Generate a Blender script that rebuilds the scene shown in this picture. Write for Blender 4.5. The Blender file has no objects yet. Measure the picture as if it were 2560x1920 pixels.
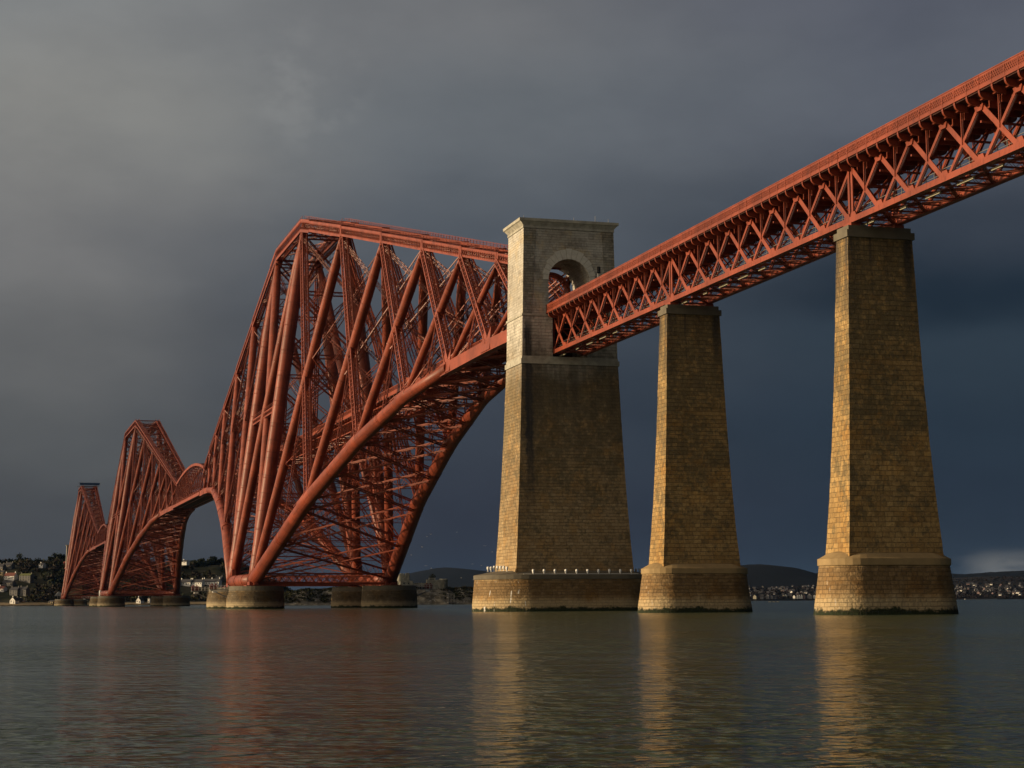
import bpy, math, random
from mathutils import Vector as V, Matrix
import numpy as np
random.seed(7)
sc = bpy.context.scene
col = sc.collection
R = math.radians

# ------------------------------------------------------------------ camera
CX, CY, CZ = -89.817, -269.915, 1.563
YAW, PITCH, ROLL, FPX = 0.29244696, 0.12384491, -0.00611765, 4367.977
cam_d = bpy.data.cameras.new('camera'); cam = bpy.data.objects.new('camera', cam_d); col.objects.link(cam)
cam_d.sensor_width = 36.0; cam_d.lens = 36.0 * FPX / 2560.0
cam_d.clip_start = 0.5; cam_d.clip_end = 60000
_fw = V((math.sin(YAW) * math.cos(PITCH), math.cos(YAW) * math.cos(PITCH), math.sin(PITCH)))
_r = V((math.cos(YAW), -math.sin(YAW), 0)); _u = _r.cross(_fw)
_r2 = _r * math.cos(ROLL) + _u * math.sin(ROLL); _u2 = -_r * math.sin(ROLL) + _u * math.cos(ROLL)
m = Matrix((_r2, _u2, -_fw)).transposed().to_4x4(); m.translation = V((CX, CY, CZ))
cam.matrix_world = m
sc.camera = cam

def at(u, v, Y):
    """point of the place seen at photo pixel (u, v) on the plane y = Y"""
    d = _fw + _r2 * ((u - 1280) / FPX) - _u2 * ((v - 960) / FPX)
    return V((CX, CY, CZ)) + d * ((Y - CY) / d.y)

# ------------------------------------------------------------------ light
SUN_AZ, SUN_EL = 278.5, 9.0
SUN_DIR = V((math.sin(R(SUN_AZ)) * math.cos(R(SUN_EL)), math.cos(R(SUN_AZ)) * math.cos(R(SUN_EL)), math.sin(R(SUN_EL))))
sd = bpy.data.lights.new('sun', 'SUN'); so = bpy.data.objects.new('sun', sd); col.objects.link(so)
sd.energy = 4.7; sd.angle = R(0.53); sd.color = (1.0, 0.74, 0.45)
so.rotation_euler = (-SUN_DIR).to_track_quat('-Z', 'Y').to_euler()

def s2l(c):
    return tuple(((x / 255.) / 12.92 if x / 255. <= .04045 else ((x / 255. + .055) / 1.055) ** 2.4) for x in c) + (1.0,)

world = bpy.data.worlds.new('World'); sc.world = world; world.use_nodes = True
wn = world.node_tree.nodes; wl = world.node_tree.links
for n in list(wn): wn.remove(n)
def W(t, **k):
    n = wn.new(t)
    for a, b in k.items(): setattr(n, a, b)
    return n
def wmath(op, a, b=None, c=None, clamp=False):
    n = W('ShaderNodeMath', operation=op, use_clamp=clamp)
    for i, q in enumerate((a, b, c)):
        if q is None: continue
        if isinstance(q, (int, float)): n.inputs[i].default_value = q
        else: wl.new(q, n.inputs[i])
    return n.outputs[0]
tc = W('ShaderNodeTexCoord')
# clouds drift: warp the direction a little with soft noise
def wnoise(scale, detail, rough, vec, stretch=(1, 1, 1)):
    mp = W('ShaderNodeMapping'); mp.inputs['Scale'].default_value = stretch; wl.new(vec, mp.inputs[0])
    n = W('ShaderNodeTexNoise'); n.inputs['Scale'].default_value = scale; n.inputs['Detail'].default_value = detail
    n.inputs['Roughness'].default_value = rough; wl.new(mp.outputs[0], n.inputs['Vector'])
    return n
sep = W('ShaderNodeSeparateXYZ'); wl.new(tc.outputs['Generated'], sep.inputs[0])
az = wmath('MULTIPLY', wmath('ARCTAN2', sep.outputs[0], sep.outputs[1]), 57.29578)
el = wmath('MULTIPLY', wmath('ARCSINE', sep.outputs[2]), 57.29578)
n1 = wnoise(6.5, 4, .5, tc.outputs['Generated'], (1, 1, 2.0))
n2 = wnoise(5.0, 3, .5, tc.outputs['Generated'], (1.3, 1, 1.6)); n2.inputs['Vector']
sc1 = W('ShaderNodeSeparateColor'); wl.new(n1.outputs['Color'], sc1.inputs[0])
az = wmath('ADD', az, wmath('MULTIPLY', wmath('SUBTRACT', sc1.outputs[0], .5), 8.0))
el = wmath('ADD', el, wmath('MULTIPLY', wmath('SUBTRACT', sc1.outputs[1], .5), 3.6))
eln = wmath('DIVIDE', el, 40.0, clamp=True)
def ramp(stops, fac):
    r = W('ShaderNodeValToRGB'); cr = r.color_ramp; cr.interpolation = 'EASE'
    while len(cr.elements) < len(stops): cr.elements.new(0.5)
    for e, (p, c) in zip(cr.elements, stops):
        e.position = p; e.color = s2l(c)
    wl.new(fac, r.inputs[0]); return r.outputs[0]
left = [(0, (62, 64, 69)), (2.7, (72, 74, 78)), (5.3, (85, 87, 89)), (7.9, (98, 99, 100)), (11.8, (116, 116, 116)), (15.7, (133, 133, 130)), (19.3, (131, 133, 133)), (30, (70, 72, 76)), (40, (50, 52, 57))]
mid = [(0, (43, 48, 60)), (2.7, (46, 51, 64)), (5.3, (53, 59, 70)), (7.9, (63, 69, 79)), (11.8, (81, 87, 95)), (15.7, (101, 106, 111)), (19.3, (110, 112, 115)), (30, (60, 62, 68)), (40, (45, 47, 53))]
right = [(0, (40, 50, 62)), (2.7, (35, 46, 61)), (5.3, (36, 48, 62)), (8.1, (43, 55, 67)), (9.3, (29, 41, 54)), (11.8, (52, 59, 70)), (15.7, (88, 93, 103)), (19.3, (86, 90, 101)), (30, (46, 50, 58))]
rL, rM, rR = (ramp([(e / 40., c) for e, c in t], eln) for t in (left, mid, right))
def wmix(f, a, b, bt='MIX'):
    n = W('ShaderNodeMix', data_type='RGBA', blend_type=bt)
    if isinstance(f, (int, float)): n.inputs[0].default_value = f
    else: wl.new(f, n.inputs[0])
    for i, q in ((6, a), (7, b)):
        if isinstance(q, tuple): n.inputs[i].default_value = q
        else: wl.new(q, n.inputs[i])
    return n.outputs[2]
def wrange(x, a, b):
    n = W('ShaderNodeMapRange', interpolation_type='SMOOTHSTEP'); wl.new(x, n.inputs[0])
    n.inputs[1].default_value = a; n.inputs[2].default_value = b; return n.outputs[0]
cloud = wmix(wrange(az, 1, 15), rL, rM)
cloud = wmix(wrange(az, 15.5, 30), cloud, rR)
# soft mottling of the cloud base
mot = wnoise(11, 6, .55, tc.outputs['Generated'], (1, 1, 2.2))
cloud = wmix(1.0, cloud, wmix(wrange(mot.outputs[0], .3, .72), (.93, .932, .94, 1), (1.07, 1.065, 1.06, 1)), 'MULTIPLY')
# gap of pale sky low over the far coast on the right
gap = wmath('MULTIPLY', wrange(wmath('MULTIPLY', wmath('ARCSINE', sep.outputs[2]), 57.29578), 1.75, 0.95), wrange(wmath('MULTIPLY', wmath('ARCTAN2', sep.outputs[0], sep.outputs[1]), 57.29578), 30.4, 32.4))
gap = wmath('MULTIPLY', gap, wrange(wnoise(26, 3, .5, tc.outputs['Generated'], (1, 1, 3)).outputs[0], .3, .62))
cloud = wmix(gap, cloud, s2l((103, 103, 102)))
# one paler wisp high on the left
wv = (math.sin(R(9.8)) * math.cos(R(16.6)), math.cos(R(9.8)) * math.cos(R(16.6)), math.sin(R(16.6)))
wd = W('ShaderNodeVectorMath', operation='DOT_PRODUCT'); wl.new(tc.outputs['Generated'], wd.inputs[0]); wd.inputs[1].default_value = wv
wisp = wmath('MULTIPLY', wrange(wd.outputs['Value'], math.cos(R(2.6)), 1.0), wrange(wnoise(30, 4, .55, tc.outputs['Generated'], (1, 1, 1.5)).outputs[0], .42, .68))
cloud = wmix(wmath('MULTIPLY', wisp, .30), cloud, s2l((146, 147, 146)))
# the clearing in the west, round the low sun, behind the photographer's left shoulder
nrm = W('ShaderNodeVectorMath', operation='DOT_PRODUCT'); wl.new(tc.outputs['Generated'], nrm.inputs[0]); nrm.inputs[1].default_value = SUN_DIR
west = wrange(nrm.outputs['Value'], 0.27, 1.0)
cloud = wmix(west, cloud, (1.55, 1.25, 0.90, 1))
sky = W('ShaderNodeTexSky', sky_type='NISHITA'); sky.sun_disc = False; sky.sun_elevation = R(SUN_EL); sky.sun_rotation = R(SUN_AZ)
cl10 = wmix(1.0, cloud, (10, 10, 10, 1), 'MULTIPLY')
fin = wmix(0.985, sky.outputs[0], cl10)
bg = W('ShaderNodeBackground'); wl.new(fin, bg.inputs[0]); bg.inputs[1].default_value = 0.1
wo = W('ShaderNodeOutputWorld'); wl.new(bg.outputs[0], wo.inputs[0])

sc.view_settings.view_transform = 'Standard'; sc.view_settings.look = 'None'
sc.view_settings.gamma = 1.0; sc.view_settings.exposure = 0.0; sc.view_settings.use_curve_mapping = False
sc.render.engine = 'CYCLES'
sc.cycles.max_bounces = 5; sc.cycles.volume_bounces = 0

# ------------------------------------------------------------------ materials
class Mat:
    def __init__(s, name, rough=.6, spec=.4, metal=0.):
        s.m = bpy.data.materials.new(name); s.m.use_nodes = True
        s.n = s.m.node_tree.nodes; s.l = s.m.node_tree.links
        s.b = s.n['Principled BSDF']; s.b.inputs['Roughness'].default_value = rough
        s.b.inputs['Specular IOR Level'].default_value = spec; s.b.inputs['Metallic'].default_value = metal
        s.tc = s.n.new('ShaderNodeTexCoord')
    def sk(s, node, i, q):
        if isinstance(q, (int, float, tuple, list)): node.inputs[i].default_value = q
        else: s.l.new(q, node.inputs[i])
    def noise(s, scale, detail=3, rough=.55, vec=None, stretch=None):
        vec = vec or s.tc.outputs['Object']
        if stretch:
            mp = s.n.new('ShaderNodeMapping'); mp.inputs['Scale'].default_value = stretch; s.l.new(vec, mp.inputs[0]); vec = mp.outputs[0]
        t = s.n.new('ShaderNodeTexNoise'); t.inputs['Scale'].default_value = scale
        t.inputs['Detail'].default_value = detail; t.inputs['Roughness'].default_value = rough; s.l.new(vec, t.inputs['Vector'])
        return t.outputs[0]
    def math(s, op, a, b=0., clamp=False):
        t = s.n.new('ShaderNodeMath'); t.operation = op; t.use_clamp = clamp; s.sk(t, 0, a); s.sk(t, 1, b); return t.outputs[0]
    def rng(s, x, a, b, c=0., d=1.):
        t = s.n.new('ShaderNodeMapRange'); t.interpolation_type = 'SMOOTHSTEP'; s.sk(t, 0, x)
        for i, q in ((1, a), (2, b), (3, c), (4, d)): t.inputs[i].default_value = q
        return t.outputs[0]
    def mix(s, f, a, b, bt='MIX'):
        t = s.n.new('ShaderNodeMix'); t.data_type = 'RGBA'; t.blend_type = bt; s.sk(t, 0, f)
        s.sk(t, 6, a + (1,) if isinstance(a, tuple) and len(a) == 3 else a); s.sk(t, 7, b + (1,) if isinstance(b, tuple) and len(b) == 3 else b)
        return t.outputs[2]
    def xyz(s, which='Object'):
        t = s.n.new('ShaderNodeSeparateXYZ'); s.l.new(s.tc.outputs[which], t.inputs[0]); return t.outputs
    def bump(s, h, dist, strength=1.):
        t = s.n.new('ShaderNodeBump'); t.inputs['Distance'].default_value = dist; t.inputs['Strength'].default_value = strength
        s.l.new(h, t.inputs['Height']); s.l.new(t.outputs[0], s.b.inputs['Normal'])
    def color(s, q): s.sk(s.b, 'Base Color', q + (1,) if isinstance(q, tuple) and len(q) == 3 else q)

def simple(name, c, rough=.7, var=.25, scale=1.0, spec=.3):
    M = Mat(name, rough, spec)
    n = M.noise(scale, 4)
    M.color(M.mix(n, tuple(x * (1 - var) for x in c), tuple(x * (1 + var) for x in c)))
    return M.m

def steel_mat(name, c, plates):
    M = Mat(name, .45, .28)
    n = M.noise(.22, 5, .62); n2 = M.noise(2.2, 5, .65, stretch=(1, 1, .22)); n3 = M.noise(1.1, 4, .7)
    base = M.mix(M.rng(n, .32, .68), tuple(x * .72 for x in c), tuple(x * 1.18 for x in c))
    base = M.mix(M.rng(n3, .58, .75, 0, .5), base, (c[0] * 1.15, c[1] * 1.5, c[2] * 1.6))
    base = M.mix(M.rng(n2, .52, .74, 0, .65), base, (c[0] * .40, c[1] * .42, c[2] * .55))
    if plates:
        bt = M.n.new('ShaderNodeTexBrick'); M.l.new(M.tc.outputs['UV'], bt.inputs['Vector'])
        bt.inputs['Scale'].default_value = 1; bt.inputs['Brick Width'].default_value = 1.9; bt.inputs['Row Height'].default_value = 4.9
        bt.inputs['Mortar Size'].default_value = .07; bt.inputs['Mortar Smooth'].default_value = .2
        bt.inputs['Color1'].default_value = (.80, .80, .80, 1); bt.inputs['Color2'].default_value = (1.08, 1.08, 1.08, 1); bt.inputs['Mortar'].default_value = (.62, .6, .6, 1)
        base = M.mix(1., base, bt.outputs[0], 'MULTIPLY')
        M.bump(bt.outputs['Fac'], .03)
    M.color(base); return M.m
RED = (.24, .052, .026)
M_STEEL = steel_mat('red_oxide_steel', RED, False)
M_TUBE = steel_mat('red_oxide_plates', RED, True)
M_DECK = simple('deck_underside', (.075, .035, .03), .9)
M_BALLAST = simple('ballast', (.09, .08, .075), .95, .4, 3)

def stone_mat(name, lo, hi, row=.5, width=1.15, pale_above=None, kind='pier', mort=.6, bumpd=.16, ochre=(1.25, 1.05, .72)):
    """rock-faced granite courses; UV in metres; object z = height above the water"""
    M = Mat(name, .85, .25)
    X = M.xyz(); z = X[2]
    wp = M.n.new('ShaderNodeTexNoise'); wp.inputs['Scale'].default_value = .7; wp.inputs['Detail'].default_value = 2; M.l.new(M.tc.outputs['UV'], wp.inputs['Vector'])
    vm = M.n.new('ShaderNodeVectorMath'); vm.operation = 'MULTIPLY_ADD'; M.l.new(wp.outputs['Color'], vm.inputs[0]); vm.inputs[1].default_value = (.30, .10, 0); M.l.new(M.tc.outputs['UV'], vm.inputs[2])
    bt = M.n.new('ShaderNodeTexBrick'); M.l.new(vm.outputs[0], bt.inputs['Vector'])
    I = bt.inputs; I['Scale'].default_value = 1; I['Brick Width'].default_value = width; I['Row Height'].default_value = row
    I['Mortar Size'].default_value = .028; I['Mortar Smooth'].default_value = .5; I['Bias'].default_value = 0.
    I['Color1'].default_value = (0, 0, 0, 1); I['Color2'].default_value = (1, 1, 1, 1); I['Mortar'].default_value = (.5, .5, .5, 1)
    bt.offset = .43; bt.squash = .72; bt.squash_frequency = 3
    rnd = bt.outputs[0]; fac = bt.outputs['Fac']
    big = M.noise(.09, 4, .6); med = M.noise(.8, 4, .6); fine = M.noise(4.5, 5, .65)
    c = M.mix(M.math('ADD', M.math('MULTIPLY', rnd, .55), M.math('MULTIPLY', M.rng(med, .3, .7), .45)), lo, hi)
    c = M.mix(M.rng(big, .35, .7), c, M.mix(1., c, (.70, .66, .60), 'MULTIPLY'))
    c = M.mix(M.rng(med, .46, .72, 0, .75), c, M.mix(1., c, (.42, .40, .38), 'MULTIPLY'))
    c = M.mix(M.rng(M.noise(.33, 4, .6), .50, .68, 0, .6), c, M.mix(1., c, ochre, 'MULTIPLY'))
    c = M.mix(M.rng(fine, .60, .78, 0, .45), c, M.mix(1., c, (1.5, 1.42, 1.3), 'MULTIPLY'))
    streak = M.noise(.55, 4, .6, stretch=(1, 1, .07))
    if kind in ('pier', 'portal'):   # lichen and soot patches, heavier towards the top
        pt = M.math('ADD', M.math('MULTIPLY', M.noise(1.5, 5, .7), .6), M.math('MULTIPLY', M.noise(.28, 4, .6), .4))
        pt = M.rng(M.math('ADD', pt, M.math('MULTIPLY', M.rng(z, 8., 38.), .10)), .50, .60)
        c = M.mix(M.math('MULTIPLY', pt, .55), c, (.085, .082, .052))
    if pale_above is not None:   # weathered grey granite higher up
        g = M.rng(M.math('ADD', z, M.math('MULTIPLY', M.math('SUBTRACT', big, .5), 14.)), pale_above - 4, pale_above + 4)
        pc = M.mix(rnd, (.46, .44, .375), (.61, .58, .50))
        pc = M.mix(M.rng(med, .46, .72, 0, .75), pc, (.19, .18, .15))
        c = M.mix(g, c, pc)
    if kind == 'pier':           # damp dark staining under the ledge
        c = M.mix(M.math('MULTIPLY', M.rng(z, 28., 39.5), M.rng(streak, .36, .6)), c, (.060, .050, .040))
    if kind == 'portal':
        xa = M.math('ADD', X[0], M.math('MULTIPLY', M.math('SUBTRACT', med, .5), 1.2))
        st = M.math('MULTIPLY', M.rng(xa, -7.9, -7.5), M.rng(xa, -6.2, -6.8))
        st = M.math('MULTIPLY', st, M.math('MULTIPLY', M.rng(z, 49, 44), M.rng(z, 8, 30)))
        st = M.math('MULTIPLY', st, M.rng(X[1], -3.6, -4.0))
        c = M.mix(M.math('MULTIPLY', st, M.rng(streak, .30, .52, .35, 1.)), c, (.045, .045, .05))
        s2 = M.math('MULTIPLY', M.rng(z, 22, 38), M.rng(z, 47, 39.8))
        s2 = M.math('MULTIPLY', s2, M.rng(X[1], -3.6, -4.0))
        c = M.mix(M.math('MULTIPLY', s2, M.rng(streak, .38, .60, .12, .60)), c, (.065, .058, .045))
    if kind == 'base':           # tide marks: pale washed foot, dark middle, weed at the water
        zz = M.math('ADD', z, M.math('MULTIPLY', M.math('SUBTRACT', streak, .5), 1.6))
        c = M.mix(M.math('MULTIPLY', M.rng(zz, 1.6, 2.7), M.rng(zz, 5.1, 4.6, 0, 1.)), c, M.mix(1., c, (.60, .56, .52), 'MULTIPLY'))
        c = M.mix(M.rng(zz, 2.2, 1.2, 0, .65), c, (.46, .37, .22))
        zw = M.math('ADD', z, M.math('ADD', M.math('MULTIPLY', M.math('SUBTRACT', fine, .5), .9), M.math('MULTIPLY', M.math('SUBTRACT', M.noise(.6, 3), .5), 1.4)))
        c = M.mix(M.rng(zw, .80, .40), c, (.018, .026, .010))
        gu = M.math('MULTIPLY', M.rng(M.noise(2.4, 3, .5, stretch=(1, 1, .22)), .66, .70), M.rng(z, 5.2, 4.4))
        c = M.mix(M.math('MULTIPLY', gu, M.rng(X[0], -5, -10)), c, (.62, .60, .54))
    c = M.mix(M.math('MULTIPLY', M.math('MULTIPLY', fac, mort), M.rng(M.noise(1.7, 3), .35, .65, .35, 1.)), c, (.07, .06, .045))
    M.color(c)
    h = M.math('MULTIPLY', M.math('SUBTRACT', 1., fac), M.math('ADD', M.math('MULTIPLY', rnd, .45), M.math('ADD', M.math('MULTIPLY', M.noise(2.2, 4, .6), 1.0), .25)))
    M.bump(h, bumpd)
    return M.m
M_PIER = stone_mat('golden_granite', (.25, .155, .06), (.54, .37, .155), .53, 1.12, None, 'pier')
M_PORTAL = stone_mat('portal_granite', (.27, .185, .09), (.48, .36, .20), .52, 1.15, 40, 'portal')
M_BASE = stone_mat('base_granite', (.28, .19, .09), (.52, .38, .20), .44, .95, None, 'base', bumpd=.2)
M_DRUM = stone_mat('tidal_granite', (.17, .14, .09), (.30, .245, .155), .5, 1.1, None, 'base', bumpd=.2)
M_GATE = stone_mat('grey_gate_granite', (.45, .44, .385), (.66, .64, .575), .42, 1.1, None, 'plain', mort=.45, bumpd=.08)
M_CORNER = stone_mat('dark_corner_granite', (.24, .235, .20), (.50, .48, .41), .42, 1.0, None, 'plain', mort=.6, bumpd=.15)
M_COPE = simple('dressed_coping', (.30, .215, .105), .8, .35, .9)
M_COPEG = simple('grey_coping', (.38, .365, .30), .85, .65, 1.1)
M_RING = simple('pale_voussoir_granite', (.62, .60, .52), .85, .3, 1.6)
M_COPED = simple('dark_coping', (.13, .115, .085), .85, .4, .8)

# ------------------------------------------------------------------ object helpers
def tag(o, label=None, cat=None, group=None, kind=None):
    if label: o['label'] = label
    if cat: o['category'] = cat
    if group: o['group'] = group
    if kind: o['kind'] = kind
    return o
def empty(name, loc=(0, 0, 0), rz=0.):
    o = bpy.data.objects.new(name, None); col.objects.link(o); o.location = loc; o.rotation_euler = (0, 0, rz); return o
def copy_obj(o, parent=None):
    c = o.copy(); col.objects.link(c); c.parent = parent; return c
def copy_tree(o, parent=None):
    c = copy_obj(o, parent)
    for ch in list(o.children): copy_tree(ch, c)
    return c

class MB:
    def __init__(s): s.v = []; s.f = []; s.uv = []; s.sm = []; s.mi = []
    def face(s, idx, uv=None, smooth=False, mi=0):
        s.f.append(idx); s.uv.append(uv); s.sm.append(smooth); s.mi.append(mi)
    def bar(s, a, b, w, h, up=V((0, 0, 1))):
        a = V(a); b = V(b); d = b - a
        if d.length < 1e-6: return
        d.normalize(); x = d.cross(up)
        if x.length < 1e-3: x = d.cross(V((0, 1, 0)))
        x.normalize(); y = x.cross(d); x *= w / 2; y *= h / 2
        k = len(s.v)
        for p in (a, b): s.v += [p - x - y, p + x - y, p + x + y, p - x + y]
        for q in ((3, 2, 1, 0), (4, 5, 6, 7), (0, 1, 5, 4), (1, 2, 6, 5), (2, 3, 7, 6), (3, 0, 4, 7)): s.face(tuple(k + i for i in q))
    def box(s, x0, x1, y0, y1, z0, z1, mi=0):
        k = len(s.v)
        s.v += [V(p) for p in ((x0, y0, z0), (x1, y0, z0), (x1, y1, z0), (x0, y1, z0), (x0, y0, z1), (x1, y0, z1), (x1, y1, z1), (x0, y1, z1))]
        for q, ax in (((3, 2, 1, 0), 'xy'), ((4, 5, 6, 7), 'xy'), ((0, 1, 5, 4), 'xz'), ((1, 2, 6, 5), 'yz'), ((2, 3, 7, 6), 'xz'), ((3, 0, 4, 7), 'yz')):
            uv = [tuple((s.v[k + i].x if c == 'x' else s.v[k + i].y if c == 'y' else s.v[k + i].z) for c in ax) for i in q]
            s.face(tuple(k + i for i in q), uv, False, mi)
    def path(s, pts, rad, n=20, flat=None):
        """smooth tube through pts; rad per point (r or (rx, ry))"""
        pts = [V(p) for p in pts]; k0 = len(s.v); L = 0.
        d0 = (pts[1] - pts[0]).normalized(); ref = V((1, 0, 0)) if abs(d0.x) < .8 else V((0, 1, 0))
        lens = []
        for i, p in enumerate(pts):
            d = (pts[min(i + 1, len(pts) - 1)] - pts[max(i - 1, 0)]).normalized()
            x = (ref - d * ref.dot(d)).normalized(); y = d.cross(x)
            rr = rad[i] if isinstance(rad, (list, tuple)) else rad
            rx, ry = rr if isinstance(rr, tuple) else (rr, rr)
            if i: L += (p - pts[i - 1]).length
            lens.append(L)
            for j in range(n):
                a = 2 * math.pi * j / n; s.v.append(p + x * (math.cos(a) * rx) + y * (math.sin(a) * ry))
        for i in range(len(pts) - 1):
            for j in range(n):
                j2 = (j + 1) % n; q = (k0 + i * n + j, k0 + i * n + j2, k0 + (i + 1) * n + j2, k0 + (i + 1) * n + j)
                w = 11.5 / n
                s.face(q, [(j * w, lens[i]), ((j + 1) * w, lens[i]), ((j + 1) * w, lens[i + 1]), (j * w, lens[i + 1])], True)
        s.face(tuple(k0 + j for j in range(n))[::-1]); s.face(tuple(k0 + (len(pts) - 1) * n + j for j in range(n)))
    def tube(s, a, b, r0, r1=None, n=20): s.path([a, b], [r0, r0 if r1 is None else r1], n)
    def lattice(s, a, b, w, h, up=V((0, 0, 1)), c=.22, l=.10, pitch=1.8, sides=4, x=False, w1=None, h1=None):
        """box girder of four angles with zigzag lacing"""
        a = V(a); b = V(b); d = b - a; L = d.length
        if L < .5: return
        d.normalize(); X = d.cross(up)
        if X.length < 1e-3: X = d.cross(V((0, 1, 0)))
        X.normalize(); Y = X.cross(d)
        w1 = w if w1 is None else w1; h1 = h if h1 is None else h1
        def corner(t, i, j): return a + d * (L * t) + X * (i * .5 * (w + (w1 - w) * t)) + Y * (j * .5 * (h + (h1 - h) * t))
        for i in (-1, 1):
            for j in (-1, 1): s.bar(corner(0, i, j), corner(1, i, j), c, c, Y)
        N = max(2, int(round(L / pitch)))
        sd_ = [((-1, -1), (-1, 1)), ((1, -1), (1, 1)), ((-1, 1), (1, 1)), ((-1, -1), (1, -1))][:sides]
        for p, q in sd_:
            for k in range(N):
                t0, t1 = k / N, (k + 1) / N
                m_, n_ = (p, q) if k % 2 == 0 else (q, p)
                s.bar(corner(t0, *m_), corner(t1, *n_), l, l * .5, Y)
                if x: s.bar(corner(t0, *n_), corner(t1, *m_), l, l * .5, Y)
    def poly(s, pts, thick, nrm):
        """flat plate from an outline"""
        nrm = V(nrm).normalized() * (thick / 2); k = len(s.v); n = len(pts)
        for p in pts: s.v.append(V(p) + nrm)
        for p in pts: s.v.append(V(p) - nrm)
        s.face(tuple(range(k, k + n))); s.face(tuple(range(k + 2 * n - 1, k + n - 1, -1)))
        for i in range(n):
            j = (i + 1) % n; s.face((k + i, k + n + i, k + n + j, k + j))
    def build(s, name, mat, parent=None, fix=False):
        me = bpy.data.meshes.new(name); me.from_pydata([tuple(p) for p in s.v], [], s.f)
        if any(u is not None for u in s.uv):
            ul = me.uv_layers.new(name='UVMap'); data = []
            for f, u in zip(s.f, s.uv):
                if u is None: data += [0., 0.] * len(f)
                else:
                    for q in u: data += [q[0], q[1]]
            ul.data.foreach_set('uv', data)
        me.polygons.foreach_set('use_smooth', s.sm)
        mats = mat if isinstance(mat, (list, tuple)) else [mat]
        for q in mats: me.materials.append(q)
        if len(mats) > 1: me.polygons.foreach_set('material_index', s.mi)
        if fix:
            import bmesh
            bm = bmesh.new(); bm.from_mesh(me); bmesh.ops.recalc_face_normals(bm, faces=bm.faces); bm.to_mesh(me); bm.free()
        me.update(); o = bpy.data.objects.new(name, me); col.objects.link(o); o.parent = parent
        return o

# ------------------------------------------------------------------ water
def make_water():
    M = Mat('sea_water', .14, .5)
    M.b.inputs['IOR'].default_value = 1.333
    pos = M.tc.outputs['Object']
    a = M.noise(3.2, 2, .5, pos, (.8, 1.1, 1)); b = M.noise(.95, 2, .5, pos, (.8, 1.15, 1)); c_ = M.noise(.2, 3, .5, pos)
    calm = M.rng(M.noise(.022, 4, .55, pos, (.4, 1.8, 1)), .36, .64, .45, 1.15)
    h = M.math('ADD', M.math('MULTIPLY', a, .13), M.math('ADD', M.math('MULTIPLY', b, .27), M.math('MULTIPLY', c_, .34)))
    M.bump(M.math('MULTIPLY', h, calm), 1.0)
    M.color((.046, .066, .034))
    mb = MB(); S_ = 40000
    mb.v += [V((-15000, -1500, 0)), V((15000, -1500, 0)), V((15000, 24000, 0)), V((-15000, 24000, 0))]; mb.face((0, 1, 2, 3))
    o = mb.build('water', M.m); tag(o, 'dark rippled estuary water reflecting the bridge', None, None, 'structure'); return o
make_water()

# ------------------------------------------------------------------ the great cantilevers
S0 = 210.62; TW = 44.2; TWI = 79.25; CL = 207.3; SUSP = 106.7
YQ0, YQ1 = S0, S0 + TW
YI0 = YQ1 + 2 * CL + SUSP; YI1 = YI0 + TWI
YF0 = YI1 + 2 * CL + SUSP; YF1 = YF0 + TW
Z = V((0, 0, 1))
ND = [0., 53.6, 97.6, 134.2, 163.2, 186.6, 207.3]
BZ = [7.9, 26.6, 37.2, 43.4, 45.5, 46.4, 46.7]
def topz(dy): return 109.2 - .2465 * dy                       # upper edge
def depth(dy): return float(np.interp(dy, [0, 12, 53, 98, 134, 163, 187, 207], [3.9, 3.4, 2.7, 2.3, 2.1, 1.95, 1.6, 1.5]))
def P(side, dy, z): return V((side * (19.94 - .1297 * z - .045 * dy), -dy, z))
def botz(dy): return float(np.interp(dy, ND, BZ))
BR = [1.86, 1.75, 1.55, 1.3, 1.1, 1.0, .95]

def box_chord(mb, a, b, w, h, panels_lat=True, pitch=1.35):
    """flanged box girder: plate bands top and bottom, dense lattice webs between"""
    a = V(a); b = V(b); d = (b - a).normalized(); X = d.cross(Z).normalized(); Y = X.cross(d)
    fb = h * .27
    for i in (-1, 1):
        for j, ff in ((1, fb), (-1, fb * .9)):
            o = X * (i * w / 2) + Y * (j * (h / 2 - ff / 2)); mb.bar(a + o, b + o, .12, ff, Y)
    for j in (-1, 1):
        o = Y * (j * h / 2); 
        for i in (-1, 1): mb.bar(a + o + X * i * (w / 2 - .25), b + o + X * i * (w / 2 - .25), .5, .06, Y)
    L = (b - a).length; N = max(3, int(L / pitch)); hh = h / 2 - fb * .8
    for i in (-1, 1):
        for k in range(N):
            p = a + d * (L * k / N) + X * (i * w / 2); q = a + d * (L * (k + 1) / N) + X * (i * w / 2)
            mb.bar(p - Y * hh, q + Y * hh, .05, .10, Y); mb.bar(p + Y * hh, q - Y * hh, .05, .10, Y)
            mb.bar(p - Y * (hh + .1) + X * i * .1, p + Y * (hh + .1) + X * i * .1, .07, .07, d)
    for j in (-1, 1):
        for k in range(N):
            p = a + d * (L * k / N) + Y * (j * h / 2); q = a + d * (L * (k + 1) / N) + Y * (j * h / 2)
            s_ = 1 if k % 2 else -1
            mb.bar(p + X * (s_ * w / 2), q - X * (s_ * w / 2), .1, .05, Y)

def x_brace(mb, wa, wb, ea, eb, size, c=.2, l=.09, pitch=1.5, horiz=True):
    """an X of lattice girders between a western and an eastern member"""
    mb.lattice(wa, eb, size, size, Z, c, l, pitch); mb.lattice(ea, wb, size, size, Z, c, l, pitch)
    if horiz: mb.lattice(wb, eb, size * .8, size * .8, Z, c, l, pitch)

def lerp(a, b, t): return a + (b - a) * t

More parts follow.
